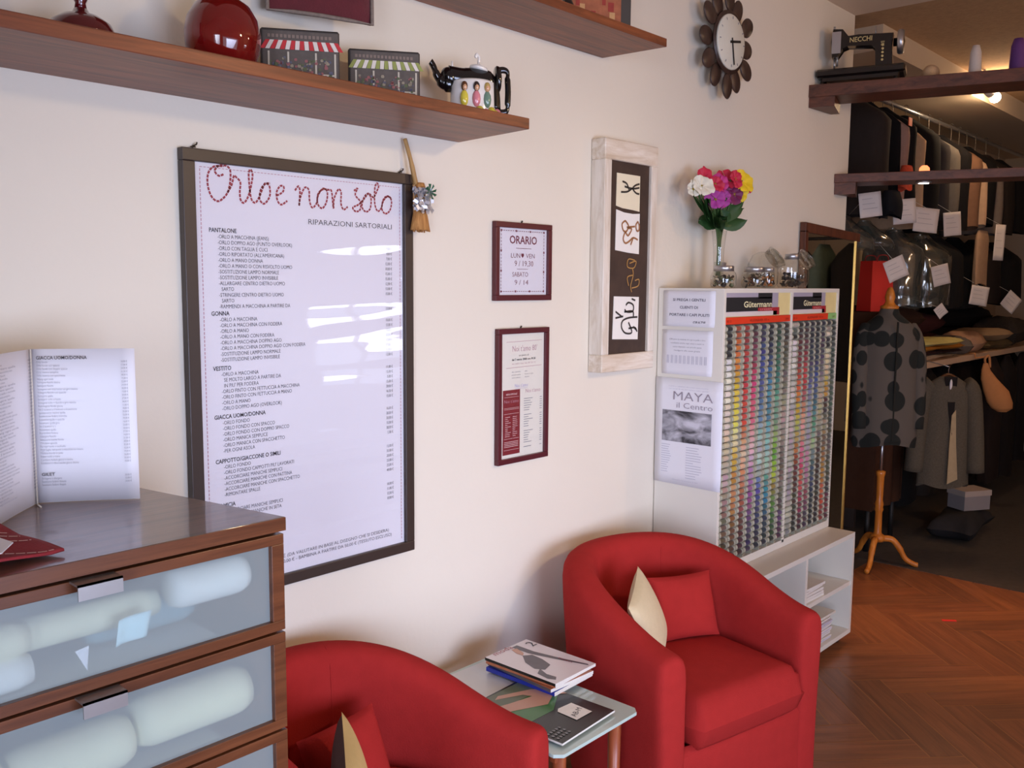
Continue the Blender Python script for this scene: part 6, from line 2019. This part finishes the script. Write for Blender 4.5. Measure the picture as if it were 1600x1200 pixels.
b.build('bag_body', mat('bag_red', S(214, 38, 28), 0.5, 0.05, 10), rbag, solid=0.001)
for y in (-0.05, 0.05):
    MB().tube(spline([Mb2 @ Vector((-0.04, y, 0.285)), Mb2 @ Vector((-0.03, y, 0.32)), Mb2 @ Vector((0.03, y, 0.32)), Mb2 @ Vector((0.04, y, 0.285))], 4), 0.003, 6).build('handle', mat('bag_cord', S(160, 30, 26), 0.7), rbag)

# ================================================================== dress form
mn = thing('dress_form', 'dress form on a turned orange wood tripod, dressed in a polka dot garment', 'dress form', (5.03, -0.05, 0))
fx, fy = 5.035, -0.05
pole = [(0.020, 0.16), (0.024, 0.17), (0.020, 0.19), (0.019, 0.30), (0.024, 0.315), (0.021, 0.33), (0.024, 0.345), (0.018, 0.37), (0.020, 0.50), (0.025, 0.515), (0.025, 0.53), (0.015, 0.535)]
MB().lathe(pole, 18, M=T((fx, fy, 0))).build('turned_post', orange_wood, mn)
MB().cyl((fx, fy, 0.53), (fx, fy, 0.75), 0.008, 12).build('steel_rod', steel, mn)
MB().lathe([(0, 0.135), (0.035, 0.135), (0.042, 0.15), (0.040, 0.165), (0.028, 0.175), (0, 0.176)], 18, M=T((fx, fy, 0))).build('hub', orange_wood, mn)
for a in (math.radians(-62), math.radians(-172), math.radians(60)):
    d = Vector((cos(a), sin(a), 0))
    c = Vector((fx, fy, 0))
    MB().tube(spline([c + d * 0.02 + Vector((0, 0, 0.150)), c + d * 0.075 + Vector((0, 0, 0.148)), c + d * 0.115 + Vector((0, 0, 0.105)), c + d * 0.15 + Vector((0, 0, 0.045)), c + d * 0.195 + Vector((0, 0, 0.018)), c + d * 0.215 + Vector((0, 0, 0.014))], 5),
              [0.018] * 6 + [0.017] * 6 + [0.0145] * 8 + [0.014] * 6, 12).build('leg', orange_wood, mn)
dotm = dots('polka_dots', S(92, 84, 76), S(24, 28, 25), 9.0, 0.50, 0.9)
rows = [(0.685, 0.172, 0.118), (0.72, 0.178, 0.122), (0.85, 0.176, 0.125), (0.98, 0.170, 0.118), (1.08, 0.166, 0.115), (1.20, 0.165, 0.12), (1.28, 0.165, 0.115), (1.34, 0.13, 0.095), (1.375, 0.085, 0.075), (1.40, 0.055, 0.055), (1.43, 0.045, 0.045)]
MF = rotz(math.radians(-48), (fx, fy, 0))
b = MB()


def torso(u, v_):
    t_ = v_ * (len(rows) - 1)
    i = min(int(t_), len(rows) - 2)
    k = t_ - i
    z, rx, ry = [lerp(rows[i][q_], rows[i + 1][q_], k) for q_ in range(3)]
    a = 2 * PI * u
    w = 1 + 0.05 * (1 - v_) * sin(6 * a) + 0.03 * (1 - v_) * sin(11 * a + 1)
    return (rx * cos(a) * w, ry * sin(a) * w, z + 0.012 * sin(3 * a) * (v_ < 0.05))


b.grid(torso, 36, 30, M=MF, wrap_u=True)
b.build('polka_dot_garment', dotm, mn)
for s in (-1, 1):
    MB().tube(spline([MF @ Vector((s * 0.105, 0, 1.335)), MF @ Vector((s * 0.142, -0.02, 1.26)), MF @ Vector((s * 0.158, -0.04, 1.10)), MF @ Vector((s * 0.160, -0.055, 0.92)), MF @ Vector((s * 0.155, -0.06, 0.78))], 5), [0.03] + [0.042] * 10 + [0.038] * 6 + [0.036] * 4, 14).build('sleeve', dotm, mn)
MB().box(-0.004, 0.004, -0.128, -0.120, 0.72, 1.36, M=MF).build('button_band', fabric('band', (40, 40, 36)), mn)
MB().lathe([(0.0, 1.425), (0.046, 1.425), (0.048, 1.44), (0.03, 1.45), (0.022, 1.465), (0.027, 1.49), (0.02, 1.52), (0.012, 1.54), (0, 1.545)], 20, M=T((fx, fy, 0))).build('neck_cap', orange_wood, mn)

# ================================================================== things hanging under the work shelf


def coat(label, M, c, lining, lapel):
    r = thing('hanging_coat', label, 'coat', M.translation)
    cm_ = fabric('coat_tweed', c, 0.3, 120)

    def f(u, v_):
        a = 2 * PI * u
        z = lerp(0, -0.76, v_)
        w = 0.07 + 0.12 * sstep(v_ / 0.09) + 0.035 * v_
        d_ = 0.03 + 0.04 * sstep(v_ / 0.1) + 0.012 * sin(5 * a) * v_
        return (w * cos(a), d_ * sin(a), z - 0.015 * sin(3 * a) * (v_ > 0.95))
    MB().grid(f, 32, 18, M=M, wrap_u=True).build('body', cm_, r)
    for s in (-1, 1):
        MB().tube(spline([M @ Vector((s * 0.14, 0, -0.05)), M @ Vector((s * 0.205, 0, -0.11)), M @ Vector((s * 0.24, -0.01, -0.35)), M @ Vector((s * 0.265, -0.02, -0.66))], 5), [0.035] + [0.052] * 15, 14).build('sleeve', cm_, r)
    b = MB()
    b.add([M @ Vector(p) for p in ((-0.055, -0.052, 0.0), (0.055, -0.052, 0.0), (0.020, -0.082, -0.40), (0.010, -0.082, -0.36))], [(0, 1, 2, 3)])
    b.build('lapel', fabric('coat_lapel', lapel), r, solid=0.004)
    b = MB()
    b.add([M @ Vector(p) for p in ((0.012, -0.078, -0.26), (0.045, -0.077, -0.22), (0.060, -0.083, -0.45), (0.088, -0.086, -0.70), (0.0, -0.088, -0.735), (0.004, -0.083, -0.45))], [(0, 1, 2, 3, 4, 5)])
    b.build('lining', fabric('coat_lining', lining), r, solid=0.003, label='pale turned-out lining')
    MB().tube(spline([M @ Vector((-0.12, 0, -0.04)), M @ Vector((0, 0, 0.012)), M @ Vector((0.12, 0, -0.04))], 5), 0.008, 8).tube(spline([M @ Vector((0, 0, 0.012)), M @ Vector((0, 0, 0.05)), M @ Vector((0.01, 0, 0.07))], 3), 0.0025, 6).build('hanger', brown_gl, r)
    MB().tube(spline([M @ Vector((0.0, 0, 0.066)), (5.61, -0.06, 1.112), (5.616, -0.012, 1.102), (5.618, 0.02, 1.0885)], 4), 0.003, 6).build('hook', steel, r)
    MB().ball(M @ Vector((0, -0.058, -0.055)), 0.018, 12, s=(0.9, 0.4, 1.9)).build('collar_tag', paper, r, label='white collar tag')
    return r


coat('grey tweed coat with a pale lining, hung from the back room shelf edge', T((5.60, -0.20, 1.03)) @ Rz(-52) @ Matrix.Diagonal((0.66, 0.8, 0.85, 1)), (92, 84, 72), (178, 156, 122), (34, 30, 30))
bgm = fabric('pouch', (202, 138, 88), 0.08)
bg_ = thing('cloth_pouch', 'orange-beige cloth pouch hanging beside the grey tweed coat', 'bag', (6.80, -0.10, 0.70))
Mg = T((6.80, -0.12, 0.70)) @ Rz(-52)
b = MB()
sec = [(-0.05, 0.33, 0.015, 0.012), (-0.045, 0.28, 0.030, 0.02), (-0.02, 0.22, 0.055, 0.03), (0.03, 0.14, 0.085, 0.04), (0.06, 0.06, 0.085, 0.045), (0.075, 0.02, 0.070, 0.04), (0.08, -0.005, 0.03, 0.02)]
b.grid(lambda u, v_: (lambda i, k: (lerp(sec[i][0], sec[i + 1][0], k) + lerp(sec[i][2], sec[i + 1][2], k) * cos(2 * PI * u), lerp(sec[i][3], sec[i + 1][3], k) * sin(2 * PI * u), lerp(sec[i][1], sec[i + 1][1], k)))(min(int(v_ * 6), 5), v_ * 6 - min(int(v_ * 6), 5)), 20, 24, M=Mg, wrap_u=True)
b.build('pouch_body', bgm, bg_)
MB().tube(spline([Mg @ Vector((-0.05, 0, 0.32)), Mg @ Vector((-0.06, -0.01, 0.36)), Mg @ Vector((-0.035, -0.01, 0.38)), Mg @ Vector((-0.02, 0, 0.30))], 5), 0.008, 8).tube([Mg @ Vector((-0.05, -0.01, 0.375)), Vector((6.775, -0.012, 1.06)), Vector((6.775, -0.008, 1.093)), Vector((6.775, 0.03, 1.0895))], 0.005, 6).build('strap', bgm, bg_)
for i, (x, zt, zb2, c, lb) in enumerate(((7.12, 1.044, 0.16, (40, 30, 27), 'dark brown trousers hanging right of the cloth pouch'), (7.48, 1.044, 0.14, (30, 25, 24), 'black-brown trousers at the right edge under the shelf'),
                                        (7.9, 1.044, 0.2, (26, 22, 22), 'black garment beyond the black-brown trousers'))):
    garment('hanging_garment', lb, x - 0.14, x + 0.14, zt, zb2, fabric('under_%d' % i, c), y0=-0.10, y1=0.03, seed=120 + i, hook=False)
for i in range(7):
    x = 5.85 + i * 0.42
    garment('hanging_garment', ('black', 'dark grey', 'black', 'dark brown', 'black', 'charcoal', 'black')[i] + ' garment hanging in the dark under the folded clothes, %s along the shelf' % ORD[i].replace('topmost', 'first'), x, x + 0.30, 1.02, 0.16,
            fabric('dark_%d' % i, ((22, 20, 20), (40, 36, 34), (20, 18, 20), (38, 28, 24), (20, 19, 20), (34, 31, 30), (18, 17, 18))[i]), y0=0.09, y1=0.34, seed=140 + i, hook=False, group='dark garments under the work shelf')
MB().tube(spline([(7.75, -0.13, 0.95), (7.76, -0.14, 0.6), (7.74, -0.13, 0.35), (7.77, -0.13, 0.28)], 6), 0.004, 6).build('cord', mat('cord_pale', S(190, 176, 156), 0.8), label='thin pale cord hanging at the far right under the shelf', cat='cord')
folded('dark bundle of cloth on the floor under the tweed coat', 5.75, 6.35, -0.32, -0.06, 0.003, 0.15, fabric('bundle', (48, 46, 48)), 20, 1, name='cloth_bundle')
bx = thing('shoe_box', 'pale grey cardboard box on the dark cloth bundle below the tweed coat', 'box', (6.15, -0.20, 0.0))
MB().box(-0.10, 0.10, -0.07, 0.07, 0.15, 0.24, M=rotz(math.radians(-30), (6.15, -0.20, 0))).build('box_body', mat('card_grey', S(150, 142, 144), 0.7, 0.05), bx)
MB().box(-0.105, 0.105, -0.075, 0.075, 0.24, 0.275, M=rotz(math.radians(-30), (6.15, -0.20, 0))).build('box_lid', mat('card_lid', S(184, 168, 160), 0.7, 0.05), bx)
MB().box(-0.032, 0.032, -0.006, 0.006, 0.0005, 0.004, M=rotz(math.radians(-52), (4.40, -0.632, 0))).build('floor_glint', mat('glint_red', S(255, 60, 48), 0.3), label='tiny bright red painted reflection of the small spotlight on the herringbone floor', cat='reflection')  # flat red chip standing in for the spotlight's reflection on the floor

# ================================================================== far garment stand, seen only in the mirror
fsn = thing('garment_stand', 'dark garment stand on the far side of the back room, seen in the mirror', 'stand', (7.6, -1.5, 0))
for y in (-1.95, -1.05):
    MB().cyl((7.6, y, 0.0), (7.6, y, 1.95), 0.014, 10).build('upright', rubber, fsn)
    MB().box(7.40, 7.80, y - 0.015, y + 0.015, 0.0025, 0.03).build('foot', rubber, fsn)
MB().cyl((7.6, -1.98, 1.95), (7.6, -1.02, 1.95), 0.014, 10).build('top_bar', rubber, fsn)
for i, (y0_, y1_, c, lb) in enumerate(((-1.92, -1.62, (20, 22, 20), 'black garment on the far stand, seen in the mirror'), (-1.60, -1.44, (96, 112, 104), 'teal-grey garment on the far stand, seen in the mirror'), (-1.42, -1.10, (34, 30, 28), 'dark brown garment on the far stand, seen in the mirror'))):
    garment('hanging_garment', lb, 7.38, 7.82, 1.90, 0.75, fabric('far_%d' % i, c), y0=y0_, y1=y1_, seed=200 + i, z_rail=1.95)
